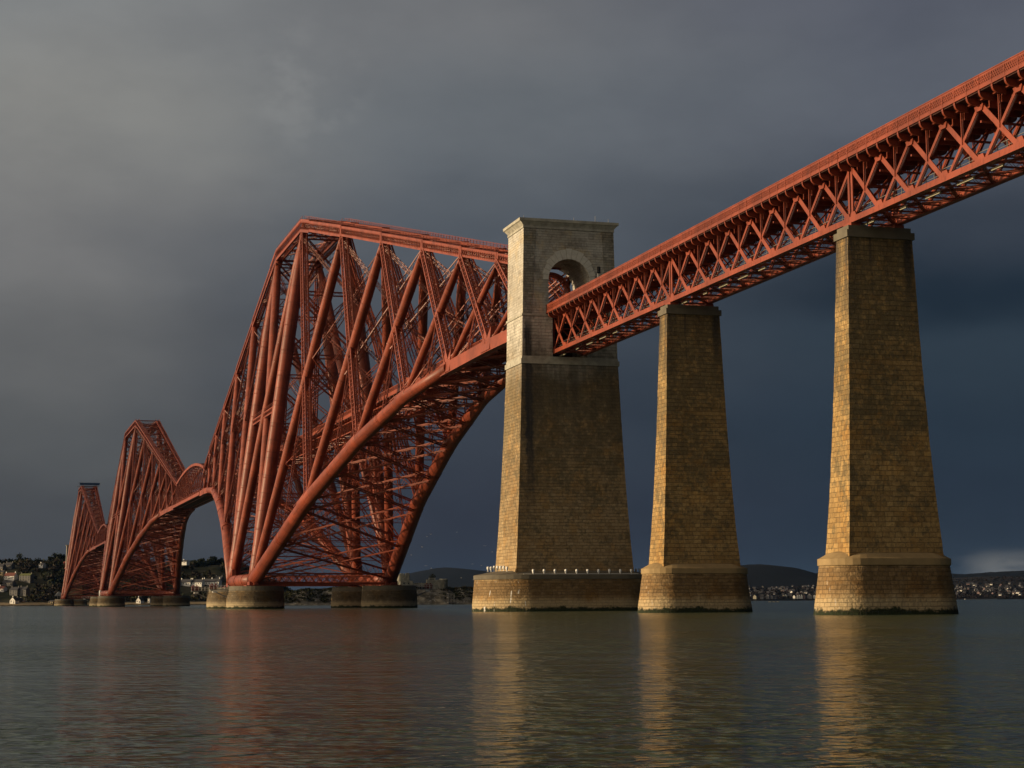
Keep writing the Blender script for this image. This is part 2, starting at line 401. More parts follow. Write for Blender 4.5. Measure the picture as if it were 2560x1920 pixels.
def rail_posts(mb, a, b, up=1.0, pitch=2.4):
    a = V(a); b = V(b); L = (b - a).length; N = max(2, int(L / pitch))
    for k in range(N + 1):
        p = lerp(a, b, k / N); mb.bar(p, p + Z * up, .07, .07)
    mb.bar(a + Z * up, b + Z * up, .06, .06); mb.bar(a + Z * up * .55, b + Z * up * .55, .04, .04)

def deck_section(root, y0, y1, deep, hw=4.0):
    """railway deck inside the trusses, local y from y0 to y1"""
    mb = MB()
    mb.box(-hw + .05, hw - .05, y0, y1, 47.25, 47.45)
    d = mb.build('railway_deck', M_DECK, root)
    mb = MB()
    for s in (-1, 1):
        mb.box(s * hw - .05, s * hw + .05, y0, y1, 47.35, 48.15)
        N = int(abs(y1 - y0) / .55)
        for k in range(N):
            p = V((s * hw, y0 + (y1 - y0) * k / N, 48.15)); q = V((s * hw, y0 + (y1 - y0) * (k + 1) / N, 49.0))
            mb.bar(p, q, .06, .1); mb.bar(V((p.x, p.y, q.z)), V((q.x, q.y, p.z)), .06, .1)
        mb.bar((s * hw, y0, 49.05), (s * hw, y1, 49.05), .2, .14)
    mb.build('parapet', M_STEEL, root)
    mb = MB(); N = int(abs(y1 - y0) / 3.4)
    for k in range(N + 1):
        y = y0 + (y1 - y0) * k / N; mb.box(-hw, hw, y - .1, y + .1, 46.7, 47.24)
    for s in (-2.4, 2.4):
        if deep: mb.lattice((s, y0, 45.4), (s, y1, 45.4), .5, 2.6, Z, .3, .16, 2.2, 2, True)
        else: mb.bar((s, y0, 46.6), (s, y1, 46.6), .35, .9)
    if deep:
        for k in range(0, N, 2):
            ya = y0 + (y1 - y0) * k / N; yb = y0 + (y1 - y0) * min(k + 2, N) / N
            mb.bar((-2.4, ya, 44.2), (2.4, yb, 44.2), .18, .12); mb.bar((2.4, ya, 44.2), (-2.4, yb, 44.2), .18, .12)
    mb.build('deck_girder', M_STEEL, root)

def make_cantilever():
    root = []
    def add(mb, name, mat=M_STEEL): o = mb.build(name, mat); root.append(o); return o
    fr = [.5] * 7
    for s in (-1, 1):
        # lower member: plated tube on straight facets, boxed at its outer end
        mb = MB(); pts = []; rr = []
        for i in range(5):
            p = P(s, ND[i], BZ[i])
            if i and i < 4:
                for t, q in ((-2.2, 0), (2.2, 0)):
                    dy = ND[i] + t; pts.append(P(s, dy, botz(dy))); rr.append(BR[i])
            else: pts.append(p); rr.append(BR[i])
        mb.path(pts, rr, 28)
        add(mb, 'lower_member', M_TUBE)
        mb = MB(); bp = [P(s, ND[i], BZ[i]) for i in range(4, 7)]
        for a, b in zip(bp, bp[1:]): mb.bar(a, b, 1.3, 2.15)
        mb.bar(bp[0] + (bp[0] - bp[1]).normalized() * 3.5, bp[0], 1.5, 2.25)
        add(mb, 'lower_member_box')
        # collars where the struts land, with raised cover plates
        mb = MB()
        for i in range(1, 4):
            c = P(s, ND[i], BZ[i]); d = (P(s, ND[i] + 4, botz(ND[i] + 4)) - P(s, ND[i] - 4, botz(ND[i] - 4))).normalized()
            mb.path([c - d * 4.2, c - d * 4.0, c + d * 2.6, c + d * 2.8], [BR[i] + .02, BR[i] + .09, BR[i] + .09, BR[i] + .02], 28)
            for dd, off in ((-7.2, .5), (-7.2, -.45)):
                nn = V((s, 0, 0)); upv = nn.cross(d).normalized()
                p = c + d * dd + nn * (BR[i] * .90) + upv * (BR[i] * off); mb.bar(p, p + d * 4.2, .16, .20, nn)
            g0 = P(s, ND[i] + .2, BZ[i] + BR[i] * .75)
            mb.poly([g0 + d * -2.6, g0 + d * 2.6, P(s, ND[i] + 2.4, BZ[i] + BR[i] + 2.3), P(s, ND[i] - 1.2, BZ[i] + BR[i] + 2.7)], .5, (1, 0, .1))
            add(mb, 'joint_plate'); mb = MB()
        for i in (4, 5):
            mb.poly([P(s, ND[i] - 2.5, BZ[i] - .9), P(s, ND[i] + 2.5, BZ[i] - .75), P(s, ND[i] + 1.9, BZ[i] + 3.4), P(s, ND[i] + .4, BZ[i] + 1.7), P(s, ND[i] - 1.7, BZ[i] + 3.6)], 1.42, (1, 0, .1)); add(mb, 'joint_plate'); mb = MB()
        # upper member
        for i in range(6):
            d0, d1 = ND[i], ND[i + 1]; mb = MB()
            a = P(s, d0, topz(d0) - depth(d0) / 2); b = P(s, d1, topz(d1) - depth(d1) / 2)
            if i == 0:
                m_ = P(s, 12, topz(12) - depth(12) / 2)
                box_chord(mb, a, m_, 2.2, 3.6); box_chord(mb, m_, b, 2.1, 2.95)
            else: box_chord(mb, a, b, 2.1 - .2 * i, (depth(d0) + depth(d1)) / 2)
            e = P(s, d1, topz(d1) - depth(d1) / 2); mb.bar(e - V((0, 1.0, 0)), e + V((0, 1.0, 0)), 2.1 - .2 * i, depth(d1) * 1.04)
            add(mb, 'upper_member')
        # struts (tubes) and ties (lattice), crossing in each bay
        SR = [1.22, 1.12, 1.0, .80, .62, .5]; TWD = [2.5, 2.2, 1.9, 1.6, 1.3, 1.0]
        for i in range(6):
            a = P(s, ND[i], BZ[i] + (0 if i else 1)); b = P(s, ND[i + 1], topz(ND[i + 1]) - depth(ND[i + 1]) * .8)
            d = (b - a).normalized(); L = (b - a).length
            mb = MB(); r = SR[i]
            mb.path([a, a + d * 3, a + d * 9, lerp(a, b, .5), b - d * 9, b - d * 3.0, b], [(r * .75, r * .45), (r * .85, r * .55), r, r, r, (r * .8, r * .5), (r * .7, r * .4)], 20)
            k = int(L / 7)
            for q in range(1, k):
                p = a + d * (q * 7.0); rr2 = r + .04
                mb.path([p - d * .12, p + d * .12], [rr2, rr2], 20) if 9 < q * 7 < L - 9 else None
            add(mb, 'strut', M_TUBE)
            a = P(s, ND[i], topz(ND[i]) - depth(ND[i])); b = P(s, ND[i + 1], BZ[i + 1] + BR[i + 1])
            mb = MB(); pl = (P(s, 10, 50) - P(s, 0, 50)).cross(P(s, 0, 60) - P(s, 0, 50)).normalized()
            mb.lattice(a, b, TWD[i], 1.3, pl, .36 - .02 * i, .12, 1.35, 4, True)
            add(mb, 'tie')
            # hanger from the crossing down to the lower member
            if 1:
                sa = P(s, ND[i], BZ[i]); sb = P(s, ND[i + 1], topz(ND[i + 1]) - depth(ND[i + 1]) * .8)
                # crossing in the (dy, z) plane
                x1, z1, x2, z2 = ND[i], BZ[i], ND[i + 1], sb.z; x3, z3, x4, z4 = ND[i], a.z, ND[i + 1], b.z
                t = (z3 - z1) / ((z2 - z1) - (z4 - z3)); cy = x1 + t * (x2 - x1); cz = z1 + t * (z2 - z1)
                mb = MB(); fz = botz(cy - 2)
                mb.lattice(P(s, cy, cz), P(s, cy - 2.5, fz + 1.5), .55, .55, V((1, 0, 0)), .13, .06, 1.1)
                mid_ = P(s, cy - 2.5, botz(cy - 2.5)); dd = (P(s, cy, botz(cy)) - P(s, cy - 6, botz(cy - 6))).normalized()
                rb = float(np.interp(cy, ND, BR)) + .07
                if i < 3:
                    for o in (-.5, .5): mb.path([mid_ + dd * (o - .09), mid_ + dd * (o + .09)], [rb, rb], 24)
                add(mb, 'hanger')
    # bracing between the two inclined trusses
    NX = [3, 2, 2, 1, 1, 1]; BS = [1.7, 1.6, 1.5, 1.4, 1.2, 1.0]
    for i in range(6):
        mb = MB(); t0, t1 = .06, .97
        A = {s: (P(s, ND[i], BZ[i]), P(s, ND[i + 1], topz(ND[i + 1]) - depth(ND[i + 1]))) for s in (-1, 1)}
        for k in range(NX[i]):
            ta = t0 + (t1 - t0) * k / NX[i]; tb = t0 + (t1 - t0) * (k + 1) / NX[i]
            x_brace(mb, lerp(*A[-1], ta), lerp(*A[-1], tb), lerp(*A[1], ta), lerp(*A[1], tb), BS[i], .19, .09, 1.7, False)
        add(mb, 'strut_bracing')
        mb = MB()
        A = {s: (P(s, ND[i], topz(ND[i]) - depth(ND[i])), P(s, ND[i + 1], BZ[i + 1])) for s in (-1, 1)}
        n_ = max(2, NX[i])
        for k in range(n_):
            ta = .03 + .92 * k / n_; tb = .03 + .92 * (k + 1) / n_
            x_brace(mb, lerp(*A[-1], ta), lerp(*A[-1], tb), lerp(*A[1], ta), lerp(*A[1], tb), .7, .12, .07, 1.5, False)
        add(mb, 'tie_bracing')
    cuts = [3, 26, 50, 75, 97.6, 117, 136, 151, 165, 178, 190, 207]
    for k in range(len(cuts) - 1):
        a, b = cuts[k], cuts[k + 1]; mb = MB(); za = botz(a); zb = botz(b)
        hh = 2.3 if a < 90 else 1.8; ww = 1.2
        for s in (-1, 1): mb.lattice(P(s, a, za), P(-s, b, zb), ww, hh, Z, .27, .11, 2.4)
        mb.lattice(P(-1, b, zb), P(1, b, zb), .8, hh * .7, Z, .17, .08, 2.0)
        add(mb, 'lower_bracing')
    mb = MB()
    tc_ = [0, 18, 36, 53.6, 75.6, 97.6, 116, 134.2, 148.7, 163.2, 175, 186.6, 207.3]
    for a, b in zip(tc_, tc_[1:]):
        za = topz(a) - depth(a) * .5; zb = topz(b) - depth(b) * .5
        for s in (-1, 1): mb.lattice(P(s, a, za), P(-s, b, zb), .5, .7, Z, .14, .08, 1.0)
        mb.lattice(P(-1, b, zb), P(1, b, zb), .7, depth(b) * .8, Z, .16, .09, 1.0)
    add(mb, 'upper_bracing')
    # maintenance rails along the top
    mb = MB()
    for s in (-1, 1):
        for o in (-.7, .7):
            rail_posts(mb, P(s, 2, topz(2) + .02) + V((o, 0, 0)), P(s, 186, topz(186) + .02) + V((o, 0, 0)), .9, 2.6)
    add(mb, 'top_handrail')
    # trestles carrying the railway
    for dy in (14, 27, 40, 64, 86, 107, 126):
        mb = MB(); z0 = botz(dy); w_ = abs(P(1, dy, z0).x) - 1.2
        for s in (-1, 1): mb.lattice((s * w_, -dy, z0 + .8), (-s * 3.2, -dy, 44.3), .7, .7, Z, .13, .07, 1.4)
        mb.lattice((-w_, -dy, z0 + .5), (w_, -dy, z0 + .5), .6, 1.0, Z, .13, .07, 1.4)
        add(mb, 'sway_bracing')
    for dy in (53.6, 75.6, 97.6, 116):
        mb = MB(); z0 = botz(dy)
        for s in (-2.6, 2.6): mb.lattice((s * 1.5, -dy, z0), (s, -dy, 44.2), .9, .9, V((0, 1, 0)), .2, .1, 1.3)
        mb.lattice((-3.9, -dy, z0 + .3), (2.6, -dy, 44), .4, .4, Z, .12, .07, 1.2); mb.lattice((3.9, -dy, z0 + .3), (-2.6, -dy, 44), .4, .4, Z, .12, .07, 1.2)
        add(mb, 'trestle')
    h = empty('tmp'); deck_section(h, -1, -128, True); deck_section(h, -128, -206.5, False)
    for c in list(h.children): c.parent = None; root.append(c)
    bpy.data.objects.remove(h)
    return root

def make_tower_core(L):
    """four leaning columns over a tower base of length L (local y 0..L)"""
    root = []
    def add(mb, name, mat=M_STEEL): o = mb.build(name, mat); root.append(o); return o
    for s in (-1, 1):
        for y in (0, L):
            a = P(s, 0, 7.2) + V((0, y, 0)); b = P(s, 0, 109.0) + V((0, y, 0)); mb = MB(); d = b - a
            st = [0, .04, .5, .74, .86, .93, 1]; rr = [1.9, 1.84, 1.84, 1.8, (1.3, 1.25), (.95, .75), (.85, .52)]
            mb.path([a + d * t for t in st], rr, 32)
            for q in range(1, 11):
                p = a + d * (q * .07); mb.path([p - d * .0012, p + d * .0012], [1.88, 1.88], 32)
            add(mb, 'column', M_TUBE)
            # skewback shoe on its bed plate
            mb = MB(); c = P(s, 0, 7.5) + V((0, y, 0)); sg = -1 if y == 0 else 1
            mb.box(c.x - 2.6, c.x + 2.6, y - 2.8, y + 2.8, 6.15, 6.4); mb.box(c.x - 1.7, c.x + 1.7, y - 2.0, y + 2.0, 6.4, 7.4)
            mb.poly([(c.x, y - 3.2, 6.5), (c.x, y + 3.2, 6.5), (c.x, y + 2.4, 11.5), (c.x, y - 2.4, 11.5)], 1.2, (1, 0, .13))
            add(mb, 'skewback')
        # horizontal tube between the shoes
        mb = MB(); mb.path([P(s, 0, 7.9) + V((0, 1.5, 0)), P(s, 0, 7.9) + V((0, L - 1.5, 0))], [1.75, 1.75], 28)
        for q in (2.2, L * .33, L * .66, L - 2.2): mb.path([P(s, 0, 7.9) + V((0, q - .2, 0)), P(s, 0, 7.9) + V((0, q + .2, 0))], [1.86, 1.86], 28)
        add(mb, 'base_tube', M_TUBE)
        # crossing tubes
        for y0, y1 in ((0, L), (L, 0)):
            a = P(s, 0, 9) + V((0, y0, 0)); b = P(s, 0, 104.5) + V((0, y1, 0)); d = (b - a).normalized(); mb = MB(); o = V((s * (.35 if y0 else -.35), 0, 0))
            mb.path([a, a + d * 8, lerp(a, b, .5) + o, b - d * 9, b], [(1.0, .7), 1.25, 1.25, 1.25, (.8, .5)], 20)
            add(mb, 'diagonal_tube', M_TUBE)
        mb = MB(); box_chord(mb, P(s, 0, 107.3) + V((0, 0, 0)), P(s, 0, 107.3) + V((0, L, 0)), 2.2, 3.6, pitch=.9); add(mb, 'upper_member')
        mb = MB(); a = P(s, 0, 55.4) + V((s * .2, 0, 0)); b = a + V((0, L, 0)); box_chord(mb, a, b, 1.6, 1.7, pitch=1.1); rail_posts(mb, a + Z * .9 - V((.8, 0, 0)), b + Z * .9 - V((.8, 0, 0))); add(mb, 'crossing_gallery')
        mb = MB()
        for o in (-.9, .9): rail_posts(mb, P(s, 0, 109.15) + V((o, 0, 0)), P(s, 0, 109.15) + V((o, L, 0)), .9)
        add(mb, 'top_handrail')
    for y in (0, L):
        o = V((0, y, 0)); lv = [12, 31, 50.5, 70, 88, 104]
        mb = MB()
        for a, b in zip(lv, lv[1:]): x_brace(mb, P(-1, 0, a) + o, P(-1, 0, b) + o, P(1, 0, a) + o, P(1, 0, b) + o, 1.25, .24, .11, 1.7)
        add(mb, 'column_bracing')
        mb = MB(); mb.lattice(P(-1, 0, 107.3) + o, P(1, 0, 107.3) + o, 1.6, 3.2, Z, .3, .12, 1.0, 4, True); add(mb, 'upper_cross_girder')
        # deep cross girder between the shoes
        mb = MB(); a = P(-1, 0, 8.2) + o; b = P(1, 0, 8.2) + o
        mb.lattice(a, b, 1.3, 2.6, Z, .42, .20, 2.1, 4, True); mb.bar(a - Z * 1.55, b - Z * 1.55, 1.7, .35); add(mb, 'base_cross_girder')
    mb = MB(); mu = MB(); n_ = 2 if L < 60 else 4
    for k in range(n_):
        for s in (-1, 1):
            mb.lattice(P(s, 0, 8.2) + V((0, L * k / n_, 0)), P(-s, 0, 8.2) + V((0, L * (k + 1) / n_, 0)), 1.0, 1.8, Z, .24, .12, 2)
            mu.lattice(P(s, 0, 107.3) + V((0, L * k / n_, 0)), P(-s, 0, 107.3) + V((0, L * (k + 1) / n_, 0)), .6, 1.2, Z, .16, .09, 1.1)
    add(mb, 'base_bracing'); add(mu, 'upper_bracing')
    for y in (0, L):   # girders from the columns carrying the railway
        mb = MB(); mb.lattice(P(-1, 0, 44.6) + V((0, y, 0)), P(1, 0, 44.6) + V((0, y, 0)), 1.0, 3.0, Z, .3, .14, 2.0, 4, True); add(mb, 'railway_cross_girder')
    h = empty('tmp'); deck_section(h, 0, L, True)
    for c in list(h.children): c.parent = None; root.append(c)
    bpy.data.objects.remove(h)
    return root

cant = make_cantilever(); core_s = make_tower_core(TW); core_l = make_tower_core(TWI)
used = set()
def place(parts, parent, loc, rot=0.):
    for p in parts:
        if p.name in used:
            c = p.copy(); col.objects.link(c)
        else: c = p; used.add(p.name)
        c.parent = parent; c.location = loc; c.rotation_euler = (0, 0, rot)
GT = 'red steel cantilever towers of the railway bridge'
for (y0, L, core, lab) in ((YQ0, TW, core_s, 'nearest and tallest looking red steel cantilever tower, its arm reaching to the stone gateway'),
                           (YI0, TWI, core_l, 'middle red steel cantilever tower, half hidden behind the nearest one'),
                           (YF0, TW, core_s, 'farthest and smallest red steel cantilever tower with blue scaffold on top')):
    t = empty('cantilever_tower', (0, y0, 0)); tag(t, lab, 'bridge tower', GT)
    place(core, t, (0, 0, 0)); place(cant, t, (0, 0, 0)); place(cant, t, (0, L, 0), math.pi)

# suspended spans between the arms
def make_span():
    t = empty('suspended_span'); n = 14; L = SUSP
    def tz(u): return 57.7 + 4.4 * (1 - (2 * u - 1) ** 2)
    for s in (-1, 1):
        mb = MB()
        bot = [V((s * 4.9, L * k / n, 46.9)) for k in range(n + 1)]; top = [V((s * (4.9 - .13 * (tz(k / n) - 46.9)), L * k / n, tz(k / n))) for k in range(n + 1)]
        for k in range(n): mb.bar(top[k], top[k + 1], .75, 1.1)
        mb.build('arched_top_member', M_STEEL, t)
        mb = MB(); mb.bar(bot[0], bot[-1], .9, 1.3); mb.build('lower_member_box', M_STEEL, t)
        mb = MB()
        for k in range(n + 1): mb.bar(bot[k], top[k], .28, .28, V((1, 0, 0)))
        for k in range(n):
            mb.bar(bot[k], top[k + 1], .16, .14, V((1, 0, 0))); mb.bar(top[k], bot[k + 1], .16, .14, V((1, 0, 0)))
        mb.build('web_bracing', M_STEEL, t)
    mb = MB()
    for k in range(n):
        for s in (-1, 1):
            a = V((s * (4.9 - .13 * (tz(k / n) - 46.9)), L * k / n, tz(k / n))); b = V((-s * (4.9 - .13 * (tz((k + 1) / n) - 46.9)), L * (k + 1) / n, tz((k + 1) / n)))
            mb.lattice(a, b, .4, .4, Z, .1, .06, 1.2)
        a = V((-3.4, L * k / n, tz(k / n))); b = V((3.4, L * k / n, tz(k / n))); mb.lattice(a, b, .5, .8, Z, .14, .07, 1.1)
    mb.build('upper_bracing', M_STEEL, t)
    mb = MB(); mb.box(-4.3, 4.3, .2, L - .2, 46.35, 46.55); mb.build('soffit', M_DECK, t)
    deck_section(t, 0, L, False)
    return t
GS = 'arched suspended spans between the cantilever arms'
sp = make_span(); sp.location = (0, YQ1 + CL, 0); tag(sp, 'bow topped red steel span joining the nearest tower arm to the middle one', 'bridge span', GS)
sp2 = copy_tree(sp); sp2.location = (0, YI1 + CL, 0); tag(sp2, 'bow topped red steel span joining the middle tower arm to the farthest one', 'bridge span', GS)

# blue scaffold on the farthest tower
M_BLUE = simple('blue_sheeting', (.05, .10, .20), .6); M_POLE = simple('galvanised_poles', (.30, .31, .32), .5)
sf = empty('scaffold', (0, YF0, 109.3)); tag(sf, 'dark blue sheeted scaffold platform on top of the farthest tower', 'scaffold')
mb = MB(); mb.box(-8.6, 9.1, -4, 3, .7, 2.3); mb.box(-8.9, 9.4, -4.3, 3.3, 2.3, 2.45); mb.build('sheeting', M_BLUE, sf)
mb = MB(); mb.box(-11, 9, 3.1, 6, -.6, -.3)
for x in np.arange(-9, 9.6, 2.3):
    for y in (-3.9, 2.9): mb.bar((x, y, 0), (x, y, 3.4), .15, .15)
mb.build('poles', M_POLE, sf)

# ------------------------------------------------------------------ masonry
def loft(mb, secs, close=True, mi=0, smooth=False):
    """secs: list of rings (same count) of V; uv = running length, z"""
    n = len(secs[0]); k0 = len(mb.v)
    us = [[0.] for _ in secs]
    for r, ring in enumerate(secs):
        for i in range(n): us[r].append(us[r][-1] + (ring[(i + 1) % n] - ring[i]).length)
        c = us[r][-1] / 2; 
        mb.v += ring
    for r in range(len(secs) - 1):
        for i in range(n):
            j = (i + 1) % n
            q = (k0 + r * n + i, k0 + r * n + j, k0 + (r + 1) * n + j, k0 + (r + 1) * n + i)
            mb.face(q, [(us[0][i], secs[r][i].z), (us[0][i + 1], secs[r][j].z), (us[0][i + 1], secs[r + 1][j].z), (us[0][i], secs[r + 1][i].z)], smooth, mi)
    top = tuple(k0 + (len(secs) - 1) * n + i for i in range(n)); mb.face(top, [(mb.v[i].x, mb.v[i].y) for i in top], False, mi)
    bot = tuple(k0 + i for i in range(n))[::-1]; mb.face(bot, [(mb.v[i].x, mb.v[i].y) for i in bot], False, mi)
def rect(hx, hy, z, jit=0.): return [V((-hx, -hy, z)), V((hx, -hy, z)), V((hx, hy, z)), V((-hx, hy, z))]
def quad_ring(hx, hy, z, n=1):
    return rect(hx, hy, z)
def stadium(hx, hy, z, n=14):
    pts = []; c = hx - hy
    for k in range(n + 1):
        a = -math.pi / 2 + math.pi * k / n; pts.append(V((c + hy * math.cos(a), hy * math.sin(a), z)))
    for k in range(n + 1):
        a = math.pi / 2 + math.pi * k / n; pts.append(V((-c + hy * math.cos(a), hy * math.sin(a), z)))
    return pts
def wobble(ring, rnd, a=.03): return [p + V((rnd.uniform(-a, a), rnd.uniform(-a, a), 0)) for p in ring]

def viaduct_pier(name, x, y, label, group):
    t = empty(name, (x, y, 0)); tag(t, label, 'pier', group); rnd = random.Random(int(-y))
    def prof(z): u = (39.5 - z) / 33.7; return 3.78 + 1.15 * u + .52 * u ** 3, 1.33 + .80 * u + .55 * u ** 3
    zs = list(np.linspace(5.6, 39.5, 38)); mb = MB()
    loft(mb, [wobble(rect(*prof(z), z), rnd, .02) for z in zs]); mb.build('shaft', M_PIER, t)
    mb = MB(); mb.box(-3.98, 3.98, -1.55, 1.55, 39.48, 40.22); mb.box(-3.68, 3.68, -1.3, 1.3, 40.22, 40.75); mb.build('ledge', M_COPED, t)
    mb = MB(); zs = np.linspace(-2, 5.0, 17)
    loft(mb, [wobble(stadium(7.15 + .72 * ((5.0 - z) / 5), 3.35 + .6 * ((5.0 - z) / 5), z, 24), rnd, .015) for z in zs], smooth=True); mb.build('rounded_base', M_BASE, t)
    mb = MB(); loft(mb, [stadium(7.22, 3.42, 5.0), stadium(7.3, 3.5, 5.06), stadium(7.3, 3.5, 5.72), stadium(7.1, 3.3, 5.8), stadium(6.2, 2.7, 6.3), stadium(5.4, 2.0, 6.5)])
    mb.build('coping', M_COPE, t)
    for s in (-1, 1): mb = MB(); mb.box(s * 2.58 - .55, s * 2.58 + .55, -.9, .9, 40.75, 41.18); mb.build('bearing', M_STEEL, t)
    return t
GP = 'tapering granite piers of the approach viaduct'
viaduct_pier('masonry_pier', 0, -54.64, 'slimmer looking golden granite pier, second from the right, beside the gateway tower', GP)
viaduct_pier('masonry_pier', 0, -105.84, 'nearest and tallest looking golden granite pier at right with green weed at its foot', GP)

def portal(name, x, y, label):
    t = empty(name, (x, y, 0)); tag(t, label, 'gate tower', 'granite gateway towers at the ends of the cantilevers'); rnd = random.Random(3)
    def prof(z): u = (39.5 - z) / 33.5; return 8.22 + 1.2 * u + .46 * u ** 3, 4.42 + 1.05 * u + .5 * u ** 3
    mb = MB(); loft(mb, [wobble(rect(*prof(z), z), rnd, .02) for z in np.linspace(5.6, 39.5, 36)]); mb.build('shaft', M_PORTAL, t)
    mb = MB(); mb.box(-8.38, 8.38, -4.62, 4.62, 39.5, 40.3)
    mb.box(-8.2, 8.2, -4.45, 4.45, 40.3, 40.75); mb.build('string_course', M_COPEG, t)
    # lower legs of the gateway
    for s in (-1, 1):
        mb = MB(); a = [V((s * 8.12, -4.4, 40.75)), V((s * 2.95, -4.4, 40.75)), V((s * 2.95, 4.4, 40.75)), V((s * 8.12, 4.4, 40.75))]
        b = [V((s * 8.05, -4.36, 47.3)), V((s * 2.95, -4.36, 47.3)), V((s * 2.95, 4.36, 47.3)), V((s * 8.05, 4.36, 47.3))]
        if s > 0: a.reverse(); b.reverse()
        # a = outer,inner,... counter-clockwise for s=-1
        loft(mb, [a, b]); mb.build('lower_leg', M_PORTAL, t, True)
        mb = MB(); x0, x1 = sorted((s * 8.16, s * 3.3)); mb.box(x0, x1, -4.5, 4.5, 47.3, 47.62); mb.build('band', M_COPEG, t)
    # arched upper storey
    r = 3.55; zc = 53.35; n = 24
    arc = [(r * math.cos(math.pi * k / n), zc + r * math.sin(math.pi * k / n)) for k in range(n + 1)]
    outl = [(-7.98, 47.62), (-7.72, 62.1), (7.72, 62.1), (7.98, 47.62), (r, 47.62)] + arc + [(-r, 47.62)]
    mb = MB(); hy = 4.3; k = len(outl)
    for yy in (-hy, hy):
        for p in outl: mb.v.append(V((p[0], yy, p[1])))
    mb.face(tuple(range(k)), [(p[0], p[1]) for p in outl]); mb.face(tuple(range(2 * k - 1, k - 1, -1)), [(p[0], p[1]) for p in outl][::-1])
    run = 0.
    for i in range(k):
        j = (i + 1) % k; d = math.hypot(outl[j][0] - outl[i][0], outl[j][1] - outl[i][1])
        if 4 < i < k - 1: uv = [(0, run), (2 * hy, run), (2 * hy, run + d), (0, run + d)]
        else: uv = [(-hy, outl[i][1]), (hy, outl[i][1]), (hy, outl[j][1]), (-hy, outl[j][1])]
        mb.face((i, k + i, k + j, j), uv); run += d
    mb.build('arched_storey', M_GATE, t, True)
    # corner piers standing proud
    for s in (-1, 1):
        for yy in (-1, 1):
            mb = MB(); pts = [(s * 7.985, yy * 4.36, 47.62), (s * 6.45, yy * 4.36, 47.62), (s * 5.6, yy * 4.36, 62.08), (s * 7.725, yy * 4.36, 62.08)]
            kk = len(mb.v)
            for p in pts: mb.v.append(V(p))
            for p in pts: mb.v.append(V((p[0], yy * 4.2, p[2])))
            for q in ((0, 1, 2, 3), (7, 6, 5, 4), (0, 4, 5, 1), (1, 5, 6, 2), (2, 6, 7, 3), (3, 7, 4, 0)): mb.face(tuple(kk + i for i in q), [(mb.v[kk + i].x, mb.v[kk + i].z) for i in q])
            mb.build('corner_pier', M_CORNER, t, True)
    # voussoirs
    nv = 15
    for yy in (-1, 1):
        mb = MB()
        for q in range(nv):
            a0 = math.pi * (q + .04) / nv; a1 = math.pi * (q + .96) / nv; am = (a0 + a1) / 2
            ro = 4.45 + .75 * math.sin(am) ** 2 + (.12 if q % 2 else 0)
            pts = [(3.56 * math.cos(a0), 3.56 * math.sin(a0)), (3.56 * math.cos(a1), 3.56 * math.sin(a1)), (ro * math.cos(a1), ro * math.sin(a1)), (ro * math.cos(a0), ro * math.sin(a0))]
            mb.poly([(p[0], yy * 4.30, zc + p[1]) for p in pts], .16, (0, 1, 0))
        mb.build('arch_ring', M_RING, t, True)
    # cornice: cavetto and flat top
    mb = MB(); loft(mb, [rect(7.85, 4.42, 61.75), rect(7.85, 4.42, 62.1)], mi=0)
    loft(mb, [rect(7.76, 4.36, 62.1), rect(7.95, 4.45, 62.35), rect(8.3, 4.65, 62.75), rect(8.52, 4.78, 62.85), rect(8.52, 4.78, 63.3)]); mb.build('cornice', M_COPEG, t)
    for (xx, h) in ((-7.6, .5), (1.0, .6), (4.7, 1.1), (7.0, .7)): mb = MB(); mb.bar((xx, -4, 63.3), (xx, -4, 63.3 + h), .06, .06); mb.build('lightning_rod', M_POLE, t)
    # stadium base with coping
    mb = MB(); loft(mb, [wobble(stadium(14.75 + .45 * ((5.0 - z) / 5), 7.7 + .5 * ((5.0 - z) / 5), z, 30), rnd, .015) for z in np.linspace(-2, 5.0, 17)], smooth=True); mb.build('rounded_base', M_BASE, t)
    mb = MB(); loft(mb, [stadium(14.8, 7.75, 5.0, 20), stadium(14.88, 7.83, 5.06, 20), stadium(14.88, 7.83, 5.7, 20), stadium(14.6, 7.55, 5.78, 20), stadium(11.5, 6.2, 6.35, 20)]); mb.build('coping', M_COPED, t)
    return t
portal('gateway_tower', 0, 0, 'tall granite gateway tower pierced by a round arch, where the viaduct meets the red trusses')
portal('gateway_tower', 0, YF1 + CL + 2, 'distant granite gateway tower just left of the farthest red tower')

def round_pier(y, s, label):
    t = empty('round_pier', (s * 18.7, y, 0)); tag(t, label, 'pier', 'round granite piers under the cantilever towers')
    rnd = random.Random(int(y * s)); mb = MB(); n = 40
    def ring(r, z): return [V((r * math.cos(2 * math.pi * k / n), r * math.sin(2 * math.pi * k / n), z)) for k in range(n)]
    loft(mb, [wobble(ring(7.65 + .30 * ((5 - z) / 5), z), rnd, .015) for z in np.linspace(-2, 4.9, 15)], smooth=True); mb.build('drum', M_DRUM, t)
    mb = MB(); loft(mb, [ring(7.5, 4.9), ring(7.62, 4.95), ring(7.45, 6.15)]); mb.build('cap', M_COPED, t)
    return t
PN = {'Q': 'nearest tower', 'I': 'middle tower', 'F': 'farthest tower'}
for key, ys in (('Q', (YQ0, YQ1)), ('I', (YI0, YI1)), ('F', (YF0, YF1))):
    for yi, y in enumerate(ys):
        for s in (-1, 1):
            round_pier(y, s, 'round granite pier under the %s %s leg of the %s' % ('near' if yi == 0 else 'far', 'left' if s < 0 else 'right', PN[key]))

